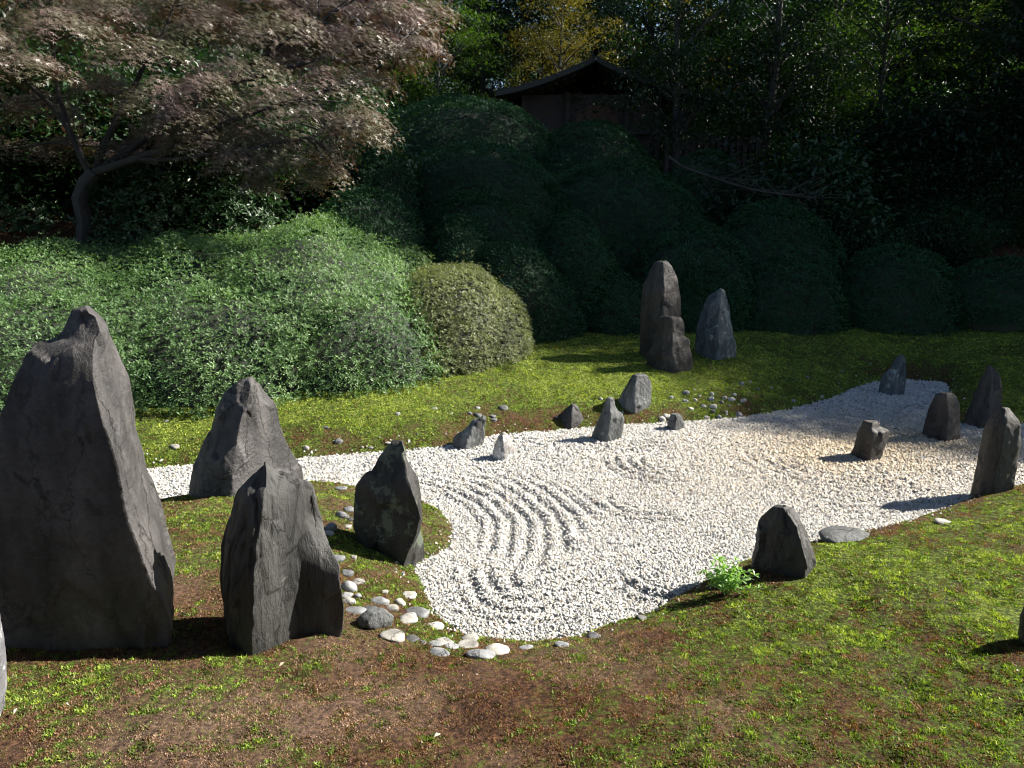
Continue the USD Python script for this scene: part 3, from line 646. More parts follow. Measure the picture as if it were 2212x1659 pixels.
G_, W_, D_ = COBBLE_GREY, COBBLE_WHITE, COBBLE_DARK
near = [  # (x, y, w, h in the enlarged view of the near shore), material, label
    (105, 60, 90, 50, G_, 'smooth grey cobble, uppermost but one beside the lichen-patched rock'), (150, 20, 70, 40, G_, 'grey cobble just left of the lichen-patched rock, highest of the cobble line'),
    (160, 92, 52, 32, D_, 'small dark cobble tucked against the left side of the lichen-patched rock'), (35, 130, 78, 46, G_, 'domed grey cobble left of the lichen-patched rock, above a whiter one'),
    (20, 172, 66, 36, W_, 'whitish cobble beside the upper right of the black grooved rock'), (140, 127, 54, 30, W_, 'small pale cobble between the grooved rock and the lichen-patched rock'),
    (80, 330, 82, 46, G_, 'grey cobble at the lower edge of the lichen-patched rock shadow'), (180, 330, 46, 28, W_, 'small pale cobble under the front of the lichen-patched rock'),
    (55, 375, 52, 26, W_, 'small bright white cobble touching the right side of the grooved rock'), (140, 425, 78, 46, G_, 'grey cobble halfway down the cobble line, above a long slanted one'),
    (203, 477, 86, 36, W_, 'flat pale cobble right of the long slanted cobble'), (148, 512, 105, 86, G_, 'long slanted grey cobble close to the grooved rock'),
    (128, 562, 80, 42, G_, 'grey cobble below the long slanted one, against the grooved rock'), (152, 602, 92, 54, W_, 'bright white cobble beside the lower right of the grooved rock'),
    (206, 570, 46, 32, G_, 'small grey cobble between the slanted cobble and a dark pair'), (190, 656, 140, 50, G_, 'wide flat cobble at the foot of the grooved rock'),
    (282, 650, 92, 42, D_, 'dark flat cobble just behind the big angular stone'), (335, 596, 116, 60, G_, 'domed grey cobble in pale moss above the big angular stone'),
    (470, 610, 72, 46, W_, 'pale egg-shaped cobble in the yellow moss nearest the gravel'), (420, 646, 80, 46, W_, 'pale cobble between the egg-shaped one and the angular stone'),
    (520, 570, 122, 26, W_, 'thin white stone flake in the yellow moss by the gravel edge'), (375, 545, 50, 20, W_, 'tiny pale pebble in the yellow moss above the cobbles'),
    (582, 672, 146, 50, G_, 'long grey cobble beside the gravel, right of the egg-shaped one'), (516, 725, 136, 36, W_, 'long pale cobble right of the big angular stone'),
    (696, 768, 102, 22, W_, 'thin pale cobble almost buried beside the gravel'), (420, 822, 150, 56, W_, 'smooth white cobble below the big angular stone'),
    (540, 846, 92, 34, D_, 'dark cobble half sunk behind the smooth white cobble'), (612, 860, 52, 30, D_, 'small dark cobble left of two pale stones in the bend'),
    (755, 853, 112, 48, W_, 'angular pale cobble in the bend of the gravel edge'), (690, 880, 102, 36, G_, 'rough grey cobble in front of the angular pale one'),
    (915, 836, 116, 56, W_, 'plump cream cobble touching the lowest gravel edge'), (800, 890, 92, 26, G_, 'flat grey cobble left of the long grey tapering stone'),
    (902, 890, 142, 36, W_, 'long pale cobble lying behind the tapering grey stone'), (988, 930, 170, 62, G_, 'long tapering grey stone at the front of the cobble line'),
    (1092, 916, 150, 20, W_, 'thin white sliver of stone right of the tapering stone'), (718, 936, 140, 30, G_, 'lichen-covered flat stone lowest in the cobble bend'),
    (1270, 905, 92, 26, G_, 'flat grey cobble alone below the gravel edge'), (1500, 880, 92, 32, G_, 'grey cobble with stray gravel beside it, below the gravel'),
    (1700, 826, 92, 28, D_, 'dark flat cobble in the brown moss right of the gravel bend'), (2010, 715, 70, 14, D_, 'dark sliver of stone in brown moss left of the green sprig')]
for k, (x, y, w, h, mt, lab) in enumerate(near):
    cobble('river_stone', lab, 702 + x * .3418, 1091.8 + (y + h * .35) * .3418, w * .3418, h * .3418, mt, k, 'cobbles along the near moss tongue')
cobble('flat_rock', 'flat grey slab half sunk in moss to the right of the black domed rock', 1830, 1166, 104, 30, ROCK_GREY, 210)
# the one broken, angular stone
standing_rock('angular_stone', 'big angular grey stone lying among the near cobbles', [(1322, 790, 832, 806), (1330, 778, 840, 800), (1340, 770, 850, 798), (1350, 772, 853, 800), (1357, 790, 848, 806)], (812, 1359), ROCK_GREY, depth=.6, seed=31, rough=.05, n_u=60, n_v=30, base_drop=.05)

fargroup = [(75, 898, 55, 28, G_), (130, 885, 25, 15, W_), (235, 935, 40, 28, G_), (240, 905, 30, 25, W_), (130, 950, 35, 25, W_), (320, 930, 40, 30, W_), (365, 937, 50, 25, W_), (380, 912, 35, 18, W_), (435, 945, 50, 25, W_),
            (245, 985, 60, 30, W_), (185, 985, 40, 20, G_), (110, 1000, 40, 22, W_), (330, 1025, 25, 18, W_), (285, 1045, 35, 40, G_), (205, 1057, 40, 20, W_), (410, 1030, 45, 40, G_), (70, 955, 40, 20, G_), (250, 1020, 35, 20, D_),
            (430, 842, 30, 25, G_), (480, 830, 25, 15, G_), (530, 880, 25, 20, D_), (300, 960, 30, 16, D_), (160, 925, 26, 14, D_), (350, 985, 26, 14, D_)]
ORD = 'first second third fourth fifth sixth seventh eighth ninth tenth'.split()
rows_ = sorted(range(len(fargroup)), key=lambda k: fargroup[k][1])
rows_ = [sorted(rows_[6 * r:6 * r + 6], key=lambda k: fargroup[k][0]) for r in range(4)]
where = {k: (('topmost', 'second', 'third', 'lowest')[r], ORD[c]) for r, row in enumerate(rows_) for c, k in enumerate(row)}
for k, (x, y, w, h, mt) in enumerate(fargroup):
    tone = {G_: 'grey', W_: 'white', D_: 'dark'}[mt]
    cobble('pebble', f'{tone} pebble below the tall pillar rock, {where[k][1]} from the left in their {where[k][0]} row', 1455.7 + x * .3418, 540 + (y + h * .4) * .3418, w * .3418, h * .3418, mt, 100 + k, 'pebbles strewn below the tall pillar rock')
shade = sorted([(615, 870, 20, 15), (755, 950, 30, 20), (845, 805, 25, 15), (765, 820, 20, 12), (1065, 765, 25, 15), (935, 930, 30, 15), (1240, 720, 20, 12)])
for k, (x, y, w, h) in enumerate(shade):
    cobble('pebble', f'grey pebble in the shaded moss left of the gravel tip, {ORD[k]} from the left', 1455.7 + x * .3418, 540 + (y + h * .4) * .3418, w * .3418, h * .3418, G_, 140 + k, 'pebbles in the shaded moss')
lone = [(702, 460, 1035, 40, 25, G_, 'round grey pebble high on the lit moss above the lichen-patched rock'), (702, 690, 998, 40, 15, W_, 'flat pale pebble high on the lit moss, above the leaning ribbed rock'), (702, 85, 1200, 45, 30, G_, 'round grey pebble low on the far bank behind the lichen-patched rock'),
        (702, 235, 1250, 20, 25, W_, 'tiny white pebble on the gravel edge left of the lichen-patched rock'), (702, 915, 1030, 30, 20, G_, 'small grey pebble just above the leaning ribbed rock'), (702, 965, 998, 35, 18, G_, 'grey pebble uppermost above the leaning ribbed rock'),
        (702, 965, 1036, 60, 30, D_, 'dark domed pebble touching the top of the leaning ribbed rock'), (702, 1060, 1045, 45, 20, G_, 'grey pebble right of the ribbed rock peak, upper of a pair'), (702, 1065, 1072, 50, 20, G_, 'pale pebble right of the ribbed rock peak, lower of a pair'),
        (702, 1130, 990, 70, 32, D_, 'dark loaf-shaped stone on the moss above the white rock'), (702, 800, 1035, 20, 12, W_, 'tiny pebble on the moss left of the ribbed rock'), (702, 290, 1250, 35, 15, G_, 'grey pebble at the gravel edge just above the lichen-patched rock'),
        (702, 400, 1220, 40, 15, W_, 'pale pebble at the moss foot right above the lichen-patched rock'), (702, 2190, 930, 30, 25, W_, 'white pebble right of the half-sunlit flat-topped rock'), (702, 2130, 1070, 50, 30, W_, 'white pebble at the moss edge left of the smallest rock'),
        (702, 2165, 1045, 50, 25, W_, 'white pebble on the moss above the smallest rock'), (702, 1745, 938, 25, 15, W_, 'white pebble at the left of the half-sunlit flat-topped rock'), (702, 1880, 1020, 20, 25, W_, 'white pebble right of the two-peaked rock'),
        (0, 1105, 1240, 70, 30, W_, 'white pebble on the far bank beside the huge left rock'), (0, 900, 1276, 25, 25, W_, 'white pebble peeping from behind the huge left rock'), (0, 2140, 1200, 50, 30, G_, 'grey pebble low on the far bank right of the cracked rock'),
        (0, 2055, 1120, 50, 15, D_, 'dark flat pebble on the far bank right of the cracked rock'), (0, 1935, 1255, 44, 32, W_, 'white pebble at the gravel edge touching the cracked rock'), (0, 1050, 1085, 26, 15, W_, 'tiny white pebble on the yellow moss beside the huge left rock'),
        (0, 2150, 1500, 84, 34, G_, 'flat pale cobble on the tongue behind the grooved rock')]
for k, (ox, x, y, w, h, mt, lab) in enumerate(lone):
    cobble('pebble', lab, ox + x * .3418, 540 + (y + h * .4) * .3418, w * .3418, h * .3418, mt, 170 + k)
cobble('pebble', 'pale flat stone in the green moss at the right beyond the flat slab', 1455.7 + 1715 * .3418, 1091.8 + 112 * .3418, 36, 8, W_, 201)

# ------------------------------------------------------------------ leaves
def leaf_mesh(base, direction, normal, length, width, fold=.15):
    """Folded two-triangle leaves."""
    n = len(base)
    direction = direction / np.linalg.norm(direction, axis=1, keepdims=True)
    side = np.cross(direction, normal); side /= np.maximum(np.linalg.norm(side, axis=1, keepdims=True), 1e-6)
    up = np.cross(side, direction)
    L_, W__ = length[:, None], width[:, None]
    tip = base + direction * L_
    mid = base + direction * L_ * .55 + up * W__ * fold
    v = np.stack([base, mid + side * W__ * .5, tip, mid - side * W__ * .5], 1).reshape(-1, 3)
    k = 4 * np.arange(n)[:, None]
    f = np.stack([k + [0, 1, 2], k + [0, 2, 3]], 1).reshape(-1, 3)
    return v, f


def whorls(points, normals, rng, leaves, length, ratio=.36, open_=.9, jitter=.35):
    """Rosettes of leaves at shoot tips."""
    n = len(points)
    nn = normals + rng.normal(0, jitter, (n, 3)); nn /= np.linalg.norm(nn, axis=1, keepdims=True)
    a = np.cross(nn, rng.normal(size=(n, 3))); a /= np.linalg.norm(a, axis=1, keepdims=True); b = np.cross(nn, a)
    V, F, o = [], [], 0
    for k in range(leaves):
        t = 2 * np.pi * k / leaves + rng.uniform(-.4, .4, n)
        rad = a * np.cos(t)[:, None] + b * np.sin(t)[:, None]
        op = np.clip(rng.normal(open_, .3, n), .15, 1.5)[:, None]
        d = rad * np.sin(op) + nn * np.cos(op)
        nor = nn * np.sin(op) - rad * np.cos(op)
        ln = length * rng.uniform(.65, 1.3, n)
        v, f = leaf_mesh(points + d * .1 * length, d, nor, ln, ln * ratio)
        V.append(v); F.append(f + o); o += len(v)
    return np.vstack(V), np.vstack(F)


def dome_points(domes, per_m2, rng, lump=.10, shell=.05):
    P, N = [], []
    for (c, r, p, sd) in domes:
        area = 2 * np.pi * ((r[0] * r[1]) ** 1.6 / 3 + (r[0] * r[2]) ** 1.6 / 3 + (r[1] * r[2]) ** 1.6 / 3) ** (1 / 1.6)
        n = int(area * per_m2 * 1.3)
        d = rng.normal(size=(n, 3)); d[:, 2] = np.abs(d[:, 2]); d *= r; d /= np.linalg.norm(d, axis=1, keepdims=True)
        s = (np.abs(d / r) ** p).sum(1) ** (-1 / p)
        pt = d * s[:, None]
        pt = pt * (1 + (fbm((pt + c) * 1.5 + sd, 3, sd) - .5)[:, None] * 2 * lump + (fbm((pt + c) * 5, 2, sd + 1) - .5)[:, None] * lump * .7)
        nor = np.sign(pt) * np.abs(pt / r) ** (p - 1) / r; nor /= np.maximum(np.linalg.norm(nor, axis=1, keepdims=True), 1e-6)
        pt = pt + c - nor * np.abs(rng.normal(0, shell, n))[:, None]
        ok = np.ones(n, bool)
        for (c2, r2, p2, s2) in domes:
            if c2 is not c:
                ok &= (np.abs((pt - c2) / (r2 * .95)) ** p2).sum(1) > 1
        ok &= pt[:, 2] > land(pt[:, 0], pt[:, 1]) - .02
        view = np.array([0, 0, EYE]) - pt; view /= np.linalg.norm(view, axis=1, keepdims=True)
        ok &= ((view * nor).sum(1) > -.25) | (rng.random(n) < .12)          # thin on the side away from the garden
        P.append(pt[ok]); N.append(nor[ok])
    return np.vstack(P), np.vstack(N)


def dome_core(domes, lump, shrink=.88):
    out = []
    for (c, r, p, sd) in domes:
        m = trimesh.creation.icosphere(3)
        d = np.array(m.vertices); d = d * r; d /= np.linalg.norm(d, axis=1, keepdims=True)
        s = (np.abs(d / r) ** p).sum(1) ** (-1 / p)
        pt = d * s[:, None]
        pt = pt * (1 + (fbm((pt + c) * 1.5 + sd, 3, sd) - .5)[:, None] * 2 * lump) * shrink + c
        out.append(trimesh.Trimesh(pt, m.faces, process=False))
    return trimesh.util.concatenate(out)


def hedge(name, label, blobs, mat, per_m2, leaf, leaves=5, p=2.4, seed=0, group=None, shoots=0, cat='hedge', core=True, shell=.04, lump=.07, ratio=.38, sprout=.02, open_=1.2, jitter=.3, upward=.45):
    """blobs: (left, right, top as seen, ground distance of the middle, half depth)."""
    rng = np.random.default_rng(seed + 300)
    domes = []
    for k, (x0, x1, yt, Y, ry, *pp) in enumerate(blobs):
        a, b, t = at_depth(x0, yt + 80, Y), at_depth(x1, yt + 80, Y), at_depth((x0 + x1) / 2, yt, Y - ry * .12)
        cx = (a[0] + b[0]) / 2
        zg = float(land(cx, Y - ry * .6)) - .15
        domes.append((np.array([cx, Y, zg]), np.array([abs(b[0] - a[0]) / 2, ry, max(t[2] - zg, .35)]), pp[0] if pp else p, seed * 10 + k))
    c0 = domes[0][0]
    t = thing(name, label, cat, (0, 0, 0), group)
    pts, nor = dome_points(domes, per_m2, rng, lump, shell)
    out = pts + nor * (np.abs(rng.normal(0, sprout, len(pts)))[:, None])
    V, F = whorls(out, nor + np.array([0, 0, upward]), rng, leaves, leaf, ratio, open_, jitter)
    if shoots:
        k = rng.choice(len(pts), shoots); top = nor[k, 2] > .3; k = k[top]
        for h in (.05, .10, .15, .2):
            v, f = whorls(pts[k] + np.array([0, 0, 1]) * h * rng.uniform(.7, 1.2, (len(k), 1)), nor[k] * .3 + np.array([0, 0, 1.0]), rng, 4, leaf * .8, ratio)
            F = np.vstack([F, f + len(V)]); V = np.vstack([V, v])
    put('foliage', (V, F), mat, t.GetPath())
    if core:
        put('twigs', dome_core(domes, lump), TWIGS, t.GetPath(), smooth=True)
    return t


HG = 'clipped azalea mounds on the slope'
hedge('hedge', 'large sunlit green azalea hedge behind the huge left rock', [(420, 985, 474, 11.0, 3.3), (130, 780, 516, 10.4, 3.3), (-160, 500, 528, 10.0, 3.2), (-750, 120, 518, 9.6, 3.1), (540, 966, 622, 9.15, 1.35, 2.5), (240, 720, 632, 8.6, 1.4, 2.5), (-120, 400, 640, 8.1, 1.35, 2.5)], AZALEA, 700, .038, 4, 1.8, 1, shoots=160, open_=1.05, jitter=.42, lump=.13, sprout=.055, shell=.07, upward=.95)
hedge('hedge', 'smaller olive-brown azalea mound right of the large sunlit hedge', [(846, 1110, 572, 10.2, 1.45), (890, 1150, 616, 10.5, 1.45), (846, 1040, 640, 9.5, .9)], AZALEA_OLIVE, 1000, .034, 5, 2.5, 2, shoots=60, open_=1.1, jitter=.35, upward=.9)
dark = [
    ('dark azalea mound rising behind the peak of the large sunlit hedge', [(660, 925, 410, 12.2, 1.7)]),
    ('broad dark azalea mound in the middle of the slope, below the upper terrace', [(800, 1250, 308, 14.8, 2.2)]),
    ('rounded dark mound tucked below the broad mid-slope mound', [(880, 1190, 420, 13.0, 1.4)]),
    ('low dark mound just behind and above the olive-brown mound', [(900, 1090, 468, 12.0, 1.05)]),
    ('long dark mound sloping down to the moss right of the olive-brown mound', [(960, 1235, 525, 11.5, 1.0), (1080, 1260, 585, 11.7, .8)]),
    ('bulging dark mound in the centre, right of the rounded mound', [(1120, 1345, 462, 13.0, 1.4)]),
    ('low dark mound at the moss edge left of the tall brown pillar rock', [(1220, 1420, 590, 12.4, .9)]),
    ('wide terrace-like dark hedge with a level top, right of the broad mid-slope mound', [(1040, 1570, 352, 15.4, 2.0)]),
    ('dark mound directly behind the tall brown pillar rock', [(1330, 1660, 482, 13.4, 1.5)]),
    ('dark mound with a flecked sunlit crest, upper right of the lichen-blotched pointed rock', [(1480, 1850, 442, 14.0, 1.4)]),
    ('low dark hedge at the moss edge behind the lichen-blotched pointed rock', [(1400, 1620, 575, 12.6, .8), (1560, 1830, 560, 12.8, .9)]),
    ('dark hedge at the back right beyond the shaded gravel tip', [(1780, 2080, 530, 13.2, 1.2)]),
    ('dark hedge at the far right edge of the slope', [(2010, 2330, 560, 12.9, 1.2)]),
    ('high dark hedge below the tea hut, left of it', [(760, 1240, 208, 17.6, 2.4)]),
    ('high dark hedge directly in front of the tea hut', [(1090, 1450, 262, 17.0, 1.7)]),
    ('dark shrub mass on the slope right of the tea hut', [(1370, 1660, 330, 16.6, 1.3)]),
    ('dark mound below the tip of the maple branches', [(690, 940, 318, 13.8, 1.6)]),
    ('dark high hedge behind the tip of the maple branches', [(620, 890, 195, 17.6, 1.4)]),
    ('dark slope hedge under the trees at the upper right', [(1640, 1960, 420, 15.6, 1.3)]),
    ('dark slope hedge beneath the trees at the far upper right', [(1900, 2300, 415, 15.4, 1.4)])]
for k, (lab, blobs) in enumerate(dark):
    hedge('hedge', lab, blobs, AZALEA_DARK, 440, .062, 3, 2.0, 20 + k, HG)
hedge('shrub', 'loose glossy-leaved shrub beneath the maple, left one beside its trunk', [(185, 430, 352, 11.3, .9)], CAMELLIA, 190, .085, 5, 2.2, 50, None, cat='shrub', core=False, shell=.35, lump=.22, ratio=.42, sprout=.08)
hedge('shrub', 'loose glossy-leaved shrub beneath the maple, right one by the dark mound', [(400, 640, 392, 11.5, .9)], CAMELLIA, 190, .085, 5, 2.2, 51, None, cat='shrub', core=False, shell=.35, lump=.22, ratio=.42, sprout=.08)
hedge('shrub', 'dark leafy shrub left of the maple trunk', [(-220, 170, 400, 11.6, 1.0)], CAMELLIA, 190, .08, 5, 2.2, 52, None, cat='shrub', core=False, shell=.35, lump=.2, ratio=.42, sprout=.08)

# ------------------------------------------------------------------ trees
def tube(path, radii, sides=7):
    path, radii = np.asarray(path, float), np.asarray(radii, float)
    t = np.gradient(path, axis=0); t /= np.maximum(np.linalg.norm(t, axis=1, keepdims=True), 1e-9)
    ref = np.array([[.93, .36, .05]]) if abs(t[:, 2]).mean() > .55 else np.array([[.1, .05, 1.0]])
    a = np.cross(t, ref); a /= np.linalg.norm(a, axis=1, keepdims=True); b = np.cross(t, a)
    th = np.linspace(0, 2 * np.pi, sides, endpoint=False)
    v = path[:, None] + radii[:, None, None] * (a[:, None] * np.cos(th)[:, None] + b[:, None] * np.sin(th)[:, None])
    n = len(path); i = np.arange(n * sides).reshape(n, sides); j = np.roll(i, -1, 1)
    q = np.stack([i[:-1], i[1:], j[1:], j[:-1]], -1).reshape(-1, 4)
    return trimesh.Trimesh(v.reshape(-1, 3), np.vstack([q[:, [0, 1, 2]], q[:, [0, 2, 3]]]), process=False)


def bezier(p0, p1, p2, n=10):
    t = np.linspace(0, 1, n)[:, None]
    return (1 - t) ** 2 * np.asarray(p0) + 2 * t * (1 - t) * np.asarray(p1) + t * t * np.asarray(p2)


def spray_leaves(centres, sizes, per, leaf, rng, flat=.28, droop=.35, ratio=.5):
    """Layered sprays: leaves lying loosely in flattened, drooping sheets."""
    n = len(centres) * per
    c = np.repeat(centres, per, 0); s = np.repeat(sizes, per)[:, None]
    o = rng.normal(size=(n, 3)) * np.array([.5, .5, .5 * flat])
    o[:, 2] -= droop * (o[:, 0] ** 2 + o[:, 1] ** 2)
    pts = c + o * s
    d = np.stack([o[:, 0], o[:, 1], 0 * o[:, 0]], -1) + rng.normal(0, .45, (n, 3)) + np.array([0, 0, -.25])
    nor = np.array([0, 0, 1.0]) + rng.normal(0, .45, (n, 3))
    ln = leaf * rng.uniform(.6, 1.3, n)
    return leaf_mesh(pts, d, nor, ln, ln * ratio)


def forest_tree(name, label, height, crown_r, crown_from, mat, bark, seed, clumps=85, per=190, leaf=.10, trunk_r=.17, lean=(0, 0), shape='broad'):
    rng = np.random.default_rng(seed)
    t = thing(name, label, 'tree')
    n = 12
    z = np.linspace(-.4, height * .93, n)
    path = np.stack([lean[0] * (z / height) ** 2 * height + .12 * np.sin(z * .6 + seed), lean[1] * (z / height) ** 2 * height + .10 * np.cos(z * .5 + seed), z], -1)
    rad = trunk_r * (1 - .85 * np.linspace(0, 1, n)) + .04 * np.exp(-np.linspace(0, 1, n) * 18)
    wood = [tube(path, rad, 9)]
    C, Sz = [], []
    for k in range(clumps):
        u = rng.uniform(0, 1) ** .9
        zc = crown_from + (height * 1.02 - crown_from) * u
        if shape == 'cone':
            rr = crown_r * (1.05 - u) * rng.uniform(.35, 1.0)
        else:
            rr = crown_r * math.sqrt(max(.05, 1 - ((u - .38) / .68) ** 2)) * rng.uniform(.25, 1.0)
        a = rng.uniform(0, 2 * np.pi)
        q = np.array([np.interp(zc, path[:, 2], path[:, 0]), np.interp(zc, path[:, 2], path[:, 1])])
        e = np.array([q[0] + rr * math.cos(a), q[1] + rr * math.sin(a), zc])
        C.append(e); Sz.append(rng.uniform(.55, 1.05) * crown_r * .38)
        if k % 3 == 0:
            zb = max(crown_from * .8, zc - rr * .7)
            s0 = np.array([np.interp(zb, path[:, 2], path[:, 0]), np.interp(zb, path[:, 2], path[:, 1]), zb])
            wood.append(tube(bezier(s0, (s0 + e) / 2 + np.array([0, 0, .25 * rr]), e, 6), np.linspace(.05, .012, 6) * trunk_r / .17, 5))
    V, F = spray_leaves(np.array(C), np.array(Sz), per, leaf, rng)
    put('trunk', trimesh.util.concatenate(wood), bark, t.GetPath(), smooth=True)
    put('crown', (V, F), mat, t.GetPath())
    return t


def move(prim, x, y, rz, s):
    xf = UsdGeom.Xform(prim); xf.ClearXformOpOrder()
    xf.AddTranslateOp(opSuffix='place').Set(Gf.Vec3d(float(x), float(y), float(land(x, y))))
    xf.AddRotateZOp(opSuffix='place').Set(float(rz))
    xf.AddScaleOp(opSuffix='place').Set(Gf.Vec3f(s, s, s))


protos = {
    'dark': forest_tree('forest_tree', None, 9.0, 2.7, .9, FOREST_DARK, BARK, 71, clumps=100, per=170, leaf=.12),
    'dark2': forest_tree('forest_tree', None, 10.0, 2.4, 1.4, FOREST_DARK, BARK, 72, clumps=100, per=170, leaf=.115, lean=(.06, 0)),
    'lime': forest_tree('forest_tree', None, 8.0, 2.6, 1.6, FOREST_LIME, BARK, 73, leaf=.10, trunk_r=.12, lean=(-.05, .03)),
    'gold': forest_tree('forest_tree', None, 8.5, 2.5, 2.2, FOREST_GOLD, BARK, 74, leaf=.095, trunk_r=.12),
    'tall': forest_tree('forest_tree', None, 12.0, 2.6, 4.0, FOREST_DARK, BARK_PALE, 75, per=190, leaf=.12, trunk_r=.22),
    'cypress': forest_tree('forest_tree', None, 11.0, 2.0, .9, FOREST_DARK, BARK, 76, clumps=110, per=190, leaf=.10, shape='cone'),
}
PROTO_H = {'dark': 9.2, 'dark2': 10.2, 'lime': 8.2, 'gold': 8.7, 'tall': 12.3, 'cypress': 11.3}
first_use = set()


def tree(kind, px, Y, rz, s, label, group=None, x=None):
    X = float(ray(px, 500.0)[0] * Y) if x is None else x
    pr = protos[kind]
    if kind not in first_use:
        first_use.add(kind)
        move(pr, X, Y, rz, s)
        tag(pr, label, 'tree', group)
    else:
        copy_of(pr, label, (X, Y, float(land(X, Y))), rz, (s, s, s), group)


forest = [
    ('tall', 1388, 24.5, 0, 1.0, 'tall tree with a pale straight trunk right of the tea hut'),
    ('cypress', 1040, 23.0, 30, 1.0, 'drooping dark conifer at the top, left of the tea hut'),
    ('gold', 1205, 20.8, 70, .9, 'yellow and orange leaved tree at the top above the tea hut'),
    ('lime', 1883, 18.5, 10, 1.0, 'forked tree with bright lime sunlit leaves at the upper right'),
    ('dark', 1640, 19.5, 140, 1.3, 'dark glossy evergreen glinting with light, right of the pale trunk'),
    ('dark2', 2170, 17.2, 60, 1.05, 'dark straight-trunked tree in the upper right corner'),
    ('lime', 2110, 22.0, 200, .95, 'lime-leaved tree behind the upper right corner trunk'),
    ('gold', 2020, 24.5, 20, 1.0, 'tan and gold leaved tree at the very top right'),
    ('dark', 1760, 21.5, 250, 1.1, 'dark evergreen between the glinting tree and the forked lime tree'),
    ('lime', 950, 21.0, 310, .95, 'green and yellow tree at the top right of the maple'),
    ('dark2', 1130, 24.0, 90, 1.15, 'dark tree filling the gap behind the conifer and the gold tree'),
    ('dark', 1320, 26.5, 10, 1.15, 'dark tree rising behind the tea hut roof'),
    ('tall', 1500, 25.5, 120, 1.0, 'tall thin-crowned tree between the pale trunk and the glinting evergreen'),
    ('dark', 820, 23.0, 80, 1.1, 'dark tree behind the orange top of the maple'),
    ('dark2', 640, 22.0, 20, 1.1, 'dark tree behind the middle of the maple crown'),
    ('dark', 430, 20.0, 160, 1.05, 'dark tree behind the left middle of the maple crown'),
    ('dark2', 230, 18.0, 220, 1.0, 'dark tree behind the maple trunk'),
    ('dark', 20, 17.0, 100, 1.0, 'dark tree in the upper left corner behind the maple'),
    ('cypress', 1950, 24.5, 0, 1.2, 'dark conifer behind the gold tree at the top right'),
    ('dark', 1450, 18.4, 20, 1.2, 'dark bushy tree partly hiding the right end of the tea hut roof'),
    ('cypress', 1560, 27.0, 40, 1.25, 'distant dark conifer high in the middle of the wood'),
]
for a in forest:
    tree(*a[:4], a[4] * (.85 if a[0] in ('tall', 'cypress') else .70), a[5])
SG = 'trees on the right-hand slope that shade the far bank'
AV = np.array([math.sin(SUN_AZ), math.cos(SUN_AZ)])


def shade_top(x, y):
    """How high a tree standing there reaches: the slope's trees leave the near bank and the left hedge in the sun."""
    a, p = x * AV[0] + y * AV[1], y * AV[0] - x * AV[1]
    e = np.interp(p, [4, 6.06, 6.9, 8.6, 10, 11.4, 13], [8.5, 6.9, 5.5, 5.4, 4.3, 1.7, -1.0])
    z = np.interp(p, [9, 11.4, 13], [.4, 2.0, 3.0])
    return z + (a - .1 - e) * math.tan(SUN_EL)


for k, (x, y, kd) in enumerate([(11.4, 16.4, 'dark'), (13.0, 14.6, 'dark2'), (14.6, 12.8, 'dark'), (16.0, 11.0, 'dark2'), (15.2, 15.6, 'dark'), (16.8, 13.6, 'dark2'), (18.4, 11.6, 'dark'),
                                 (16.5, 18.0, 'dark'), (18.6, 15.8, 'dark2'), (17.5, 9.0, 'dark'), (20.5, 13.5, 'dark2'), (13.8, 13.7, 'dark'), (15.3, 11.9, 'dark2'), (16.8, 10.0, 'dark'), (12.2, 15.5, 'dark2'), (12.6, 17.0, 'dark')]):
    s_ = min(1.25 if y * AV[0] - x * AV[1] < 14.2 else .8, max(.35, (shade_top(x, y) - float(land(x, y))) / PROTO_H[kd]))
    tree(kd, 0, y, 53 * k, s_, 'dark tree of the shaded right-hand slope beside the view', SG, x=x)

# undergrowth on the slope and the wood behind, each of which reads as one mass
def scatter(name, desc, src, spots):
    pi = UsdGeom.PointInstancer.Define(stage, numbered('/World', name))
    paths = []
    for k, (V, F, m) in enumerate(src):
        paths.append(usdkit.mesh(stage, f'{pi.GetPath()}/leaf_mass_{k:03d}' if k else f'{pi.GetPath()}/leaf_mass', (V, F), m).GetPath())
    pi.CreatePrototypesRel().SetTargets(paths)
    sp = np.array(spots, float)
    pi.CreatePositionsAttr(Vt.Vec3fArray.FromNumpy(sp[:, :3].astype(np.float32)))
    pi.CreateScalesAttr(Vt.Vec3fArray.FromNumpy(np.repeat(sp[:, 3:4], 3, 1).astype(np.float32)))
    h = sp[:, 4] / 2
    pi.CreateOrientationsAttr(Vt.QuathArray([Gf.Quath(float(math.cos(t)), 0, 0, float(math.sin(t))) for t in h]))
    pi.CreateProtoIndicesAttr(Vt.IntArray.FromNumpy(sp[:, 5].astype(np.int32)))
    tag(pi.GetPrim(), desc, None, None, 'stuff')


rng = np.random.default_rng(404)
src = []
for k, m in enumerate((FOREST_DARK, CAMELLIA, FOREST_LIME)):
    nc = 46
    cc = np.stack([rng.uniform(-1.0, 1.0, nc), rng.uniform(-1.0, 1.0, nc), rng.uniform(.1, 1.9, nc)], -1)
    cc[:, :2] *= np.sqrt(np.clip(1 - (cc[:, 2:] / 2.1) ** 2, .1, 1))
    src.append((*spray_leaves(cc, np.full(nc, .62), 150, .11, rng, flat=.6, droop=.2), m))
spots = []
for _ in range(150):
    px, Y = rng.uniform(-250, 2450), rng.uniform(15.6, 27)
    x = float(ray(px, 400.0)[0] * Y)
    if Y < 18.2 + (2.2 if px < 1480 else 0) and px > 820 and px < 1480:
        continue
    if px < 900 and Y < 13.5:
        continue
    spots.append((x, Y, float(land(x, Y)) - .2, rng.uniform(.8, 1.35), rng.uniform(0, 6.28), 2 if rng.random() < .08 else rng.integers(0, 2)))
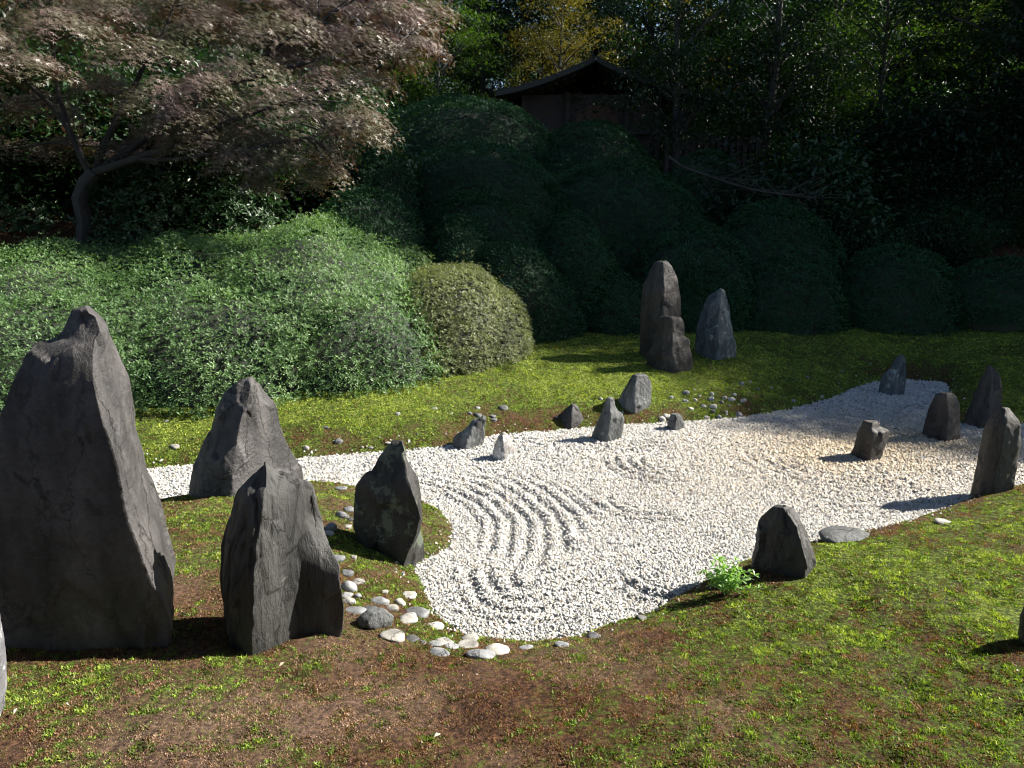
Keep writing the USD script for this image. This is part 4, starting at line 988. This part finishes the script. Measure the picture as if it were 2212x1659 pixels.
for _ in range(26):
    px, Y = rng.uniform(-350, 800), rng.uniform(12.4, 15.6)
    x = float(ray(px, 400.0)[0] * Y)
    spots.append((x, Y, float(land(x, Y)) - .2, rng.uniform(.8, 1.2), rng.uniform(0, 6.28), rng.integers(0, 2)))
for _ in range(52):
    px, Y = rng.uniform(1480, 2450), rng.uniform(14.8, 17.2)
    if _ > 33:
        px, Y = rng.uniform(1720, 2450), rng.uniform(13.9, 14.9)
    x = float(ray(px, 400.0)[0] * Y)
    spots.append((x, Y, float(land(x, Y)) - .2, rng.uniform(.6, 1.0) if Y > 14.9 else rng.uniform(.5, .7), rng.uniform(0, 6.28), rng.integers(0, 2)))
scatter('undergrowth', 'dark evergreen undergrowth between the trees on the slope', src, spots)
src2 = []
for k, (m, H) in enumerate(((FOREST_DARK, 9.0), (FOREST_DARK, 10.5), (FOREST_LIME, 8.0), (FOREST_GOLD, 8.0))):
    nc = 90
    u = rng.uniform(0, 1, nc); a = rng.uniform(0, 6.28, nc); rr = 2.6 * np.sqrt(rng.uniform(.05, 1, nc)) * np.sqrt(np.clip(1 - ((u - .4) / .68) ** 2, .05, 1))
    cc = np.stack([rr * np.cos(a), rr * np.sin(a), .6 + u * H], -1)
    src2.append((*spray_leaves(cc, np.full(nc, .95), 130, .17, rng), m))
spots = []
for row, Y in enumerate((25.0, 28.0, 31.5, 35.5)):
    for px in np.arange(-250, 2500, 105):
        x = float(ray(px + rng.uniform(-40, 40), 400.0)[0] * Y); y = Y + rng.uniform(-1.2, 1.2)
        spots.append((x, y, float(land(x, y)) - .2, rng.uniform(.62, .85), rng.uniform(0, 6.28), rng.choice([0, 1, 2, 3], p=[.42, .4, .12, .06])))
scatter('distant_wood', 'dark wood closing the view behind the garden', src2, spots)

for k, (x, y, kd, s_) in enumerate([(-9.5, 7.5, 'dark', 1.1), (-11, 3.5, 'dark2', 1.1), (-10.5, 10.5, 'dark2', 1.0), (-8.8, 13.0, 'dark', 1.0), (-11.5, -1.0, 'dark', 1.1)]):
    tree(kd, 0, y, 71 * k, s_, 'dark tree standing to the left beyond the maple', 'trees beyond the left edge of the view', x=x)

# the maple
def star_leaves(pts, d, nor, size, rng):
    n = len(pts)
    d = d / np.linalg.norm(d, axis=1, keepdims=True)
    s = np.cross(d, nor); s /= np.maximum(np.linalg.norm(s, axis=1, keepdims=True), 1e-6)
    V = [pts]; F = []
    lobes = ((-1.75, .55), (-.85, .85), (0, 1.0), (.85, .85), (1.75, .55)) if n < 10 else ((-1.15, .8), (0, 1.0), (1.15, .8))
    k0 = (2 * len(lobes) + 1) * np.arange(n)
    for k, (ang, ln) in enumerate(lobes):
        dirk = d * math.cos(ang) + s * math.sin(ang)
        perp = -d * math.sin(ang) + s * math.cos(ang)
        V.append(pts + (dirk * .45 * ln + perp * .17) * size[:, None])
        V.append(pts + dirk * ln * size[:, None])
        F.append(np.stack([k0, k0 + 1 + 2 * k, k0 + 2 + 2 * k], -1))
    return np.stack(V, 1).reshape(-1, 3), np.vstack(F)


def maple():
    rng = np.random.default_rng(88)
    base = at_depth(180, 560, 10.6)
    base[2] = float(land(base[0], base[1])) - .2
    t = thing('maple_tree', 'maple with purple-brown sunlit leaf layers spreading over the upper left', 'tree')
    fork = at_depth(205, 372, 10.6)
    wood = [tube(np.array([base, at_depth(184, 480, 10.6), at_depth(172, 430, 10.6), at_depth(186, 395, 10.6), fork]), [.13, .115, .108, .11, .095], 12)]
    L_ = [  # layers: seen position, half width, half height, distance
        (775, 262, 75, 26, 9.6), (700, 255, 90, 28, 9.9), (650, 325, 85, 30, 9.8), (700, 372, 55, 26, 9.7), (728, 330, 40, 40, 9.6), (610, 230, 110, 34, 10.1), (530, 165, 115, 36, 10.4), (715, 185, 95, 30, 10.2), (800, 105, 100, 32, 10.6),
        (905, 110, 60, 16, 10.4), (880, 60, 70, 26, 10.9), (840, 25, 95, 26, 11.2), (610, 75, 120, 38, 10.8), (460, 70, 110, 30, 10.9), (360, 210, 95, 30, 10.2), (450, 195, 75, 28, 9.9), (310, 115, 110, 30, 10.5), (130, 65, 115, 30, 10.2), (50, 150, 100, 20, 9.8),
        (560, 300, 80, 26, 10.3), (480, 260, 80, 26, 10.6), (720, 80, 90, 28, 11.2), (200, 30, 120, 26, 11.0), (400, 20, 110, 24, 11.3), (560, 10, 110, 24, 11.4), (700, 20, 100, 24, 11.6), (620, 140, 90, 26, 11.2), (230, 190, 90, 24, 11.0), (90, 240, 90, 24, 11.0),
        (-60, 90, 110, 26, 9.8), (-120, 180, 110, 26, 10.0), (-150, 20, 120, 26, 10.6), (330, 300, 60, 20, 11.2), (800, 175, 60, 20, 10.6), (930, 30, 60, 20, 11.6), (790, 290, 45, 22, 9.5), (150, 320, 80, 18, 11.4), (20, 320, 90, 18, 11.4),
        (520, 345, 80, 24, 10.0), (430, 300, 80, 24, 10.2), (610, 368, 60, 24, 9.8), (260, 325, 70, 20, 10.9), (380, 252, 80, 24, 9.9), (560, 395, 45, 16, 9.9), (100, -60, 130, 30, 11), (350, -60, 130, 30, 11), (600, -60, 130, 30, 11.4), (820, -60, 120, 30, 11.6), (-120, -60, 130, 30, 11)]
    limbs_px = [
        [(205, 372, 10.6), (300, 345, 10.4), (420, 300, 10.2), (560, 238, 10.0), (700, 195, 9.9), (760, 180, 9.9)],
        [(215, 366, 10.6), (350, 270, 10.8), (480, 182, 10.9), (600, 105, 11.0), (700, 45, 11.2)],
        [(205, 372, 10.6), (240, 270, 10.8), (300, 160, 10.9), (360, 60, 11.1), (400, -40, 11.2)],
        [(195, 380, 10.6), (150, 285, 10.5), (90, 205, 10.3), (0, 130, 10.1), (-110, 90, 10.0)],
        [(300, 345, 10.4), (430, 338, 10.1), (560, 318, 9.9), (680, 292, 9.8), (770, 268, 9.6)],
        [(480, 182, 10.9), (620, 150, 10.8), (760, 105, 10.7), (890, 75, 10.7)],
        [(150, 285, 10.5), (120, 150, 10.8), (90, 20, 10.9), (60, -80, 11.0)]]
    pool = []
    for k, q in enumerate(limbs_px):
        ctl = np.array([at_depth(*c) for c in q])
        tt = np.linspace(0, 1, 24)
        pth = np.stack([np.interp(tt, np.linspace(0, 1, len(ctl)), ctl[:, c]) for c in range(3)], -1)
        pth[1:-1] += rng.normal(0, .025, (22, 3)); pth = ndimage.gaussian_filter1d(pth, 1.2, axis=0, mode='nearest'); pth[0] = ctl[0]
        wood.append(tube(pth, np.linspace((.065, .06, .055, .055, .035, .035, .035)[k], .009, 24), 8))
        pool.append(pth[3:])
    pool = np.vstack(pool)
    V, F, o = [], [], 0
    for (px, py, w, h, Y) in L_:
        c = at_depth(px, py, Y)
        R = w / FOCAL * Y; T = h / FOCAL * Y
        b0 = pool[np.argmin(np.linalg.norm((pool - c) * [1, 1, 1.4], axis=1) + .25 * np.maximum(pool[:, 2] - c[2], 0))]
        for q in range(5):
            e = c + rng.normal(0, 1, 3) * [R * .55, R * .45, T * .35] - (0 if q else 1) * 0
            wood.append(tube(bezier(b0, (b0 + e) / 2 + np.array([0, 0, .08]) + rng.normal(0, .06, 3), e, 7), np.linspace(.018 if q == 0 else .012, .003, 7), 5))
        n = int(2100 * (R / .6) ** 1.6)
        a, rr = rng.uniform(0, 2 * np.pi, n), np.sqrt(rng.uniform(0, 1, n)) * (1 + .25 * np.sin(3 * rng.uniform(0, 6.3, n)))
        lay = rng.integers(0, 2, n)
        x, y = R * rr * np.cos(a), R * .85 * rr * np.sin(a)
        z = T * (1.0 - 1.5 * rr ** 2) - lay * T * .55 + rng.normal(0, .025, n) + (fbm(np.stack([x, y, 0 * x], -1) * 4 + px, 2, 3) - .5) * .22
        ok = fbm(np.stack([x, y, lay * .7], -1) * 3.2 + py, 2, 8) > .33
        pts = (c + np.stack([x, y, z], -1))[ok]; a, rr = a[ok], rr[ok]; m = len(pts)
        out = np.stack([np.cos(a), np.sin(a), -.35 - .9 * rr], -1) + rng.normal(0, .35, (m, 3))
        nor = np.stack([np.cos(a) * .6 * rr, np.sin(a) * .6 * rr, np.ones(m)], -1) + rng.normal(0, .28, (m, 3)) + np.array([.25, -.1, 0])
        v, f = star_leaves(pts, out, nor, .046 * rng.uniform(.7, 1.3, m), rng)
        V.append(v); F.append(f + o); o += len(v)
    put('trunk', trimesh.util.concatenate(wood), BARK, t.GetPath(), smooth=True)
    put('crown', (np.vstack(V), np.vstack(F)), MAPLE_LEAF, t.GetPath())


maple()

# ------------------------------------------------------------------ tea hut on the slope
def box(x0, x1, y0, y1, z0, z1):
    m = trimesh.creation.box([x1 - x0, y1 - y0, z1 - z0]); m.apply_translation([(x0 + x1) / 2, (y0 + y1) / 2, (z0 + z1) / 2]); return m


hut_at = at_depth(1275, 290, 20.0)
hut = thing('tea_hut', 'small dark wooden tea hut with a low gabled roof high on the slope', 'hut', hut_at)
put('wall', box(-1.75, 1.75, 0, 2.4, -.6, 1.0), L + 'wood_brown', hut.GetPath())
n = 20
a = np.linspace(0, np.pi, n)
arch = Polygon(np.vstack([np.stack([.62 * np.cos(a), .12 + .62 * np.sin(a)], -1)]))
w = trimesh.creation.extrude_polygon(arch, .04); w.apply_transform(np.array([[1, 0, 0, .15], [0, 0, -1, -.004], [0, 1, 0, 0], [0, 0, 0, 1.0]]))
win = put('window', w, L + 'paper', hut.GetPath())
for x in (-.15, .15, .45):
    put('lattice_bar', box(x - .015, x + .015, -.075, -.046, .13, .60 if x == .15 else .5), L + 'wood_dark', win.GetPath())
for x in (-1.78, -.62, .95, 1.78):
    put('post', box(x - .06, x + .06, -.14, -.02, -.6, 1.02), L + 'wood_dark', hut.GetPath())
put('sill_beam', box(-1.9, 1.9, -.17, -.145, -.02, .1), L + 'wood_dark', hut.GetPath())
us = np.linspace(-1, 1, 25); vs = np.linspace(-1, 1, 9)
uu, vv = np.meshgrid(us, vs, indexing='ij')
rz = 1.72 - .95 * np.abs(uu) ** .85 + .12 * np.abs(uu) ** 4
top = np.stack([uu * 2.5, 1.1 + vv * 2.0, rz + .06], -1).reshape(-1, 3); bot = top - [0, 0, .14]
i = np.arange(225).reshape(25, 9); q = np.stack([i[:-1, :-1], i[1:, :-1], i[1:, 1:], i[:-1, 1:]], -1).reshape(-1, 4)
rim = np.concatenate([i[:, 0], i[-1, 1:], i[-2::-1, -1], i[0, -2:0:-1]]); rn = np.roll(rim, -1)
roof = put('roof', (np.vstack([top, bot]), np.vstack([q, q[:, ::-1] + 225, np.stack([rim, rim + 225, rn + 225, rn], -1)])), L + 'roof_bark', hut.GetPath(), smooth=40)
put('ridge_log', tube([(0, -.95, 1.83), (0, 3.15, 1.83)], [.075, .075], 8), L + 'roof_bark', roof.GetPath(), smooth=True)

# the hall whose veranda looks onto the garden (behind and above the viewer)
hall = thing('temple_hall', 'wooden hall with deep eaves and a veranda along the garden', 'hall')
put('veranda_floor', box(-9, 9, -2.6, .55, .42, .5), L + 'wood_dark', hall.GetPath())
put('wall', box(-9, 9, -2.9, -2.62, .1, 3.6), L + 'wood_dark', hall.GetPath())
ev = np.array([(-11, 1.35, 3.15), (11, 1.35, 3.15), (11, -6.5, 6.4), (-11, -6.5, 6.4)], float)
put('roof', (np.vstack([ev, ev + [0, 0, .22]]), np.array([[0, 3, 2, 1], [4, 5, 6, 7], [0, 1, 5, 4], [1, 2, 6, 5], [2, 3, 7, 6], [3, 0, 4, 7]])), L + 'roof_bark', hall.GetPath())
for x in (-8, -4.8, 4.8, 8):
    put('post', box(x - .07, x + .07, .3, .44, .0, 3.3), L + 'wood_dark', hall.GetPath())

# slatted fence glimpsed through the wood
fence_at = at_depth(1545, 345, 18.4)
fence = thing('slatted_fence', 'brown slatted wooden fence glimpsed through the trees right of the hut', 'fence', (fence_at[0], fence_at[1], float(land(fence_at[0], fence_at[1]))))
zf = fence_at[2] - float(land(fence_at[0], fence_at[1]))
for k in range(16):
    x = -1.2 + k * .16
    put('slat', box(x - .055, x + .055, -.02, .02, -.3, zf + .55 + .01 * (k % 3)), L + 'wood_brown', fence.GetPath())
for z in (zf - .15, zf + .38):
    put('rail', box(-1.3, 1.3, .022, .07, z - .04, z + .04), L + 'wood_dark', fence.GetPath())

# ------------------------------------------------------------------ small things
def sprig():
    rng = np.random.default_rng(5)
    P = on_land(1568, 1286)
    t = thing('sprig_plant', 'bright green leafy sprig growing at the gravel edge by the black domed rock', 'plant', (0, 0, 0))
    V, F, o, wood = [], [], 0, []
    for k in range(26):
        a = rng.uniform(0, 2 * np.pi); r = rng.uniform(.02, .17); h = rng.uniform(.06, .22) * (1.2 - r * 3)
        if k < 3: h = .24; r = .07
        e = P + np.array([r * math.cos(a) * 1.1, r * math.sin(a) * .7, h])
        path = bezier(P + np.array([0, 0, -.01]), P + np.array([r * .3 * math.cos(a), r * .3 * math.sin(a), h * .8]), e, 6)
        wood.append(tube(path, np.linspace(.003, .0015, 6), 4))
        q = np.repeat(path[2:], 5, 0); m = len(q)
        v, f = leaf_mesh(q, rng.normal(size=(m, 3)) * [1, 1, .5] + [0, 0, .35], np.array([0, 0, 1.0]) + rng.normal(0, .4, (m, 3)), rng.uniform(.025, .045, m), rng.uniform(.011, .018, m))
        V.append(v); F.append(f + o); o += len(v)
    put('stem', trimesh.util.concatenate(wood), SPRIG_LEAF, t.GetPath())
    put('foliage', (np.vstack(V), np.vstack(F)), SPRIG_LEAF, t.GetPath())


sprig()


def bare_branch():
    rng = np.random.default_rng(17)
    t = thing('bare_branch', 'long bare leafless branch sagging across the dark slope at the right', 'branch')
    ctrl = np.array([at_depth(x, y, Y) for x, y, Y in ((1440, 335, 13.6), (1475, 362, 13.4), (1520, 376, 13.2), (1580, 398, 13.0), (1650, 415, 12.9), (1730, 424, 12.8), (1765, 428, 12.8))])
    tt = np.linspace(0, 1, 40); path = np.stack([np.interp(tt, np.linspace(0, 1, 7), ctrl[:, k]) for k in range(3)], -1); path = ndimage.gaussian_filter1d(path, 2, axis=0, mode='nearest')
    put('limb', tube(path, np.linspace(.03, .008, 40), 6), BARK, t.GetPath(), smooth=True)
    tw = []
    for k in range(6, 40):
        for _ in range(2):
            d = rng.normal(size=3) * [.35, .25, .2] + np.array([.22, 0, .05])
            tw.append(tube(bezier(path[k], path[k] + d * .5 + [0, 0, .04], path[k] + d, 5), np.linspace(.006, .0025, 5), 4))
    tag(put('twigs', trimesh.util.concatenate(tw), BARK, t.GetPath()), kind='stuff')


bare_branch()


def fallen_leaf(px, py, size, mat, label, seed):
    rng = np.random.default_rng(seed)
    P = on_land(px, py) + np.array([0, 0, .03])
    a = rng.uniform(0, 6.28); d = np.array([[math.cos(a), math.sin(a), rng.uniform(.1, .5)]])
    V, F = leaf_mesh(P[None] - d * size * .4, d, np.array([[rng.normal(0, .4), rng.normal(0, .4), 1.0]]), np.array([size * .75]), np.array([size * .36]), .4)
    tag(put('fallen_leaf', (V, F), L + mat), label, 'leaf')


for k, (px, py, s, m, lab) in enumerate([
    (945, 1604, .05, 'leaf_tan', 'curled tan leaf alone on the brown foreground moss'), (1030, 1472, .022, 'leaf_pale', 'pale leaf scrap on the foreground moss below the gravel'), (1000, 1475, .018, 'leaf_pale', 'smaller pale leaf scrap on the foreground moss'),
    (1203, 757, .05, 'leaf_orange', 'orange leaf on the moss near the foot of the olive-brown mound'), (1330, 782, .05, 'leaf_orange', 'orange leaf in the light left of the stepped dark rock'), (1319, 795, .06, 'leaf_pale', 'pale leaf on the moss left of the stepped dark rock'),
    (1238, 839, .04, 'leaf_orange', 'orange leaf on the moss above the low black rock'), (1126, 806, .05, 'leaf_tan', 'tan leaf on the moss below the olive-brown mound'), (905, 823, .04, 'leaf_orange', 'orange leaf by the foot of the large sunlit hedge'), (887, 915, .04, 'leaf_red', 'red leaf low on the far bank above the lichen-patched rock'),
    (1841, 1106, .035, 'leaf_red', 'red leaf on the gravel behind the flat grey slab'), (610, 1448, .04, 'leaf_pale', 'pale leaf on the moss in front of the black grooved rock'), (37, 1552, .035, 'leaf_pale', 'white leaf at the bottom left beside the white-streaked rock'),
    (640, 1462, .03, 'leaf_tan', 'pinkish leaf in front of the black grooved rock'), (1870, 1248, .03, 'leaf_pale', 'pale leaf on the green right bank'), (1915, 1425, .03, 'leaf_pale', 'pale narrow leaf on the lower right moss'), (2196, 1466, .03, 'leaf_pale', 'pale leaf at the right edge of the moss'),
    (2090, 1382, .04, 'leaf_tan', 'tan leaf on the moss at the right'), (150, 1540, .03, 'leaf_pale', 'pale leaf on the dry foreground moss at the left')]):
    fallen_leaf(px, py, s, m, lab, k)

tri = 0
sz = []
for p in stage.Traverse():
    if p.IsA(UsdGeom.Mesh):
        sz.append((len(UsdGeom.Mesh(p).GetFaceVertexCountsAttr().Get()), str(p.GetPath())))
        tri += len(UsdGeom.Mesh(p).GetFaceVertexCountsAttr().Get())
print('triangles', tri, sorted(sz)[-24:])
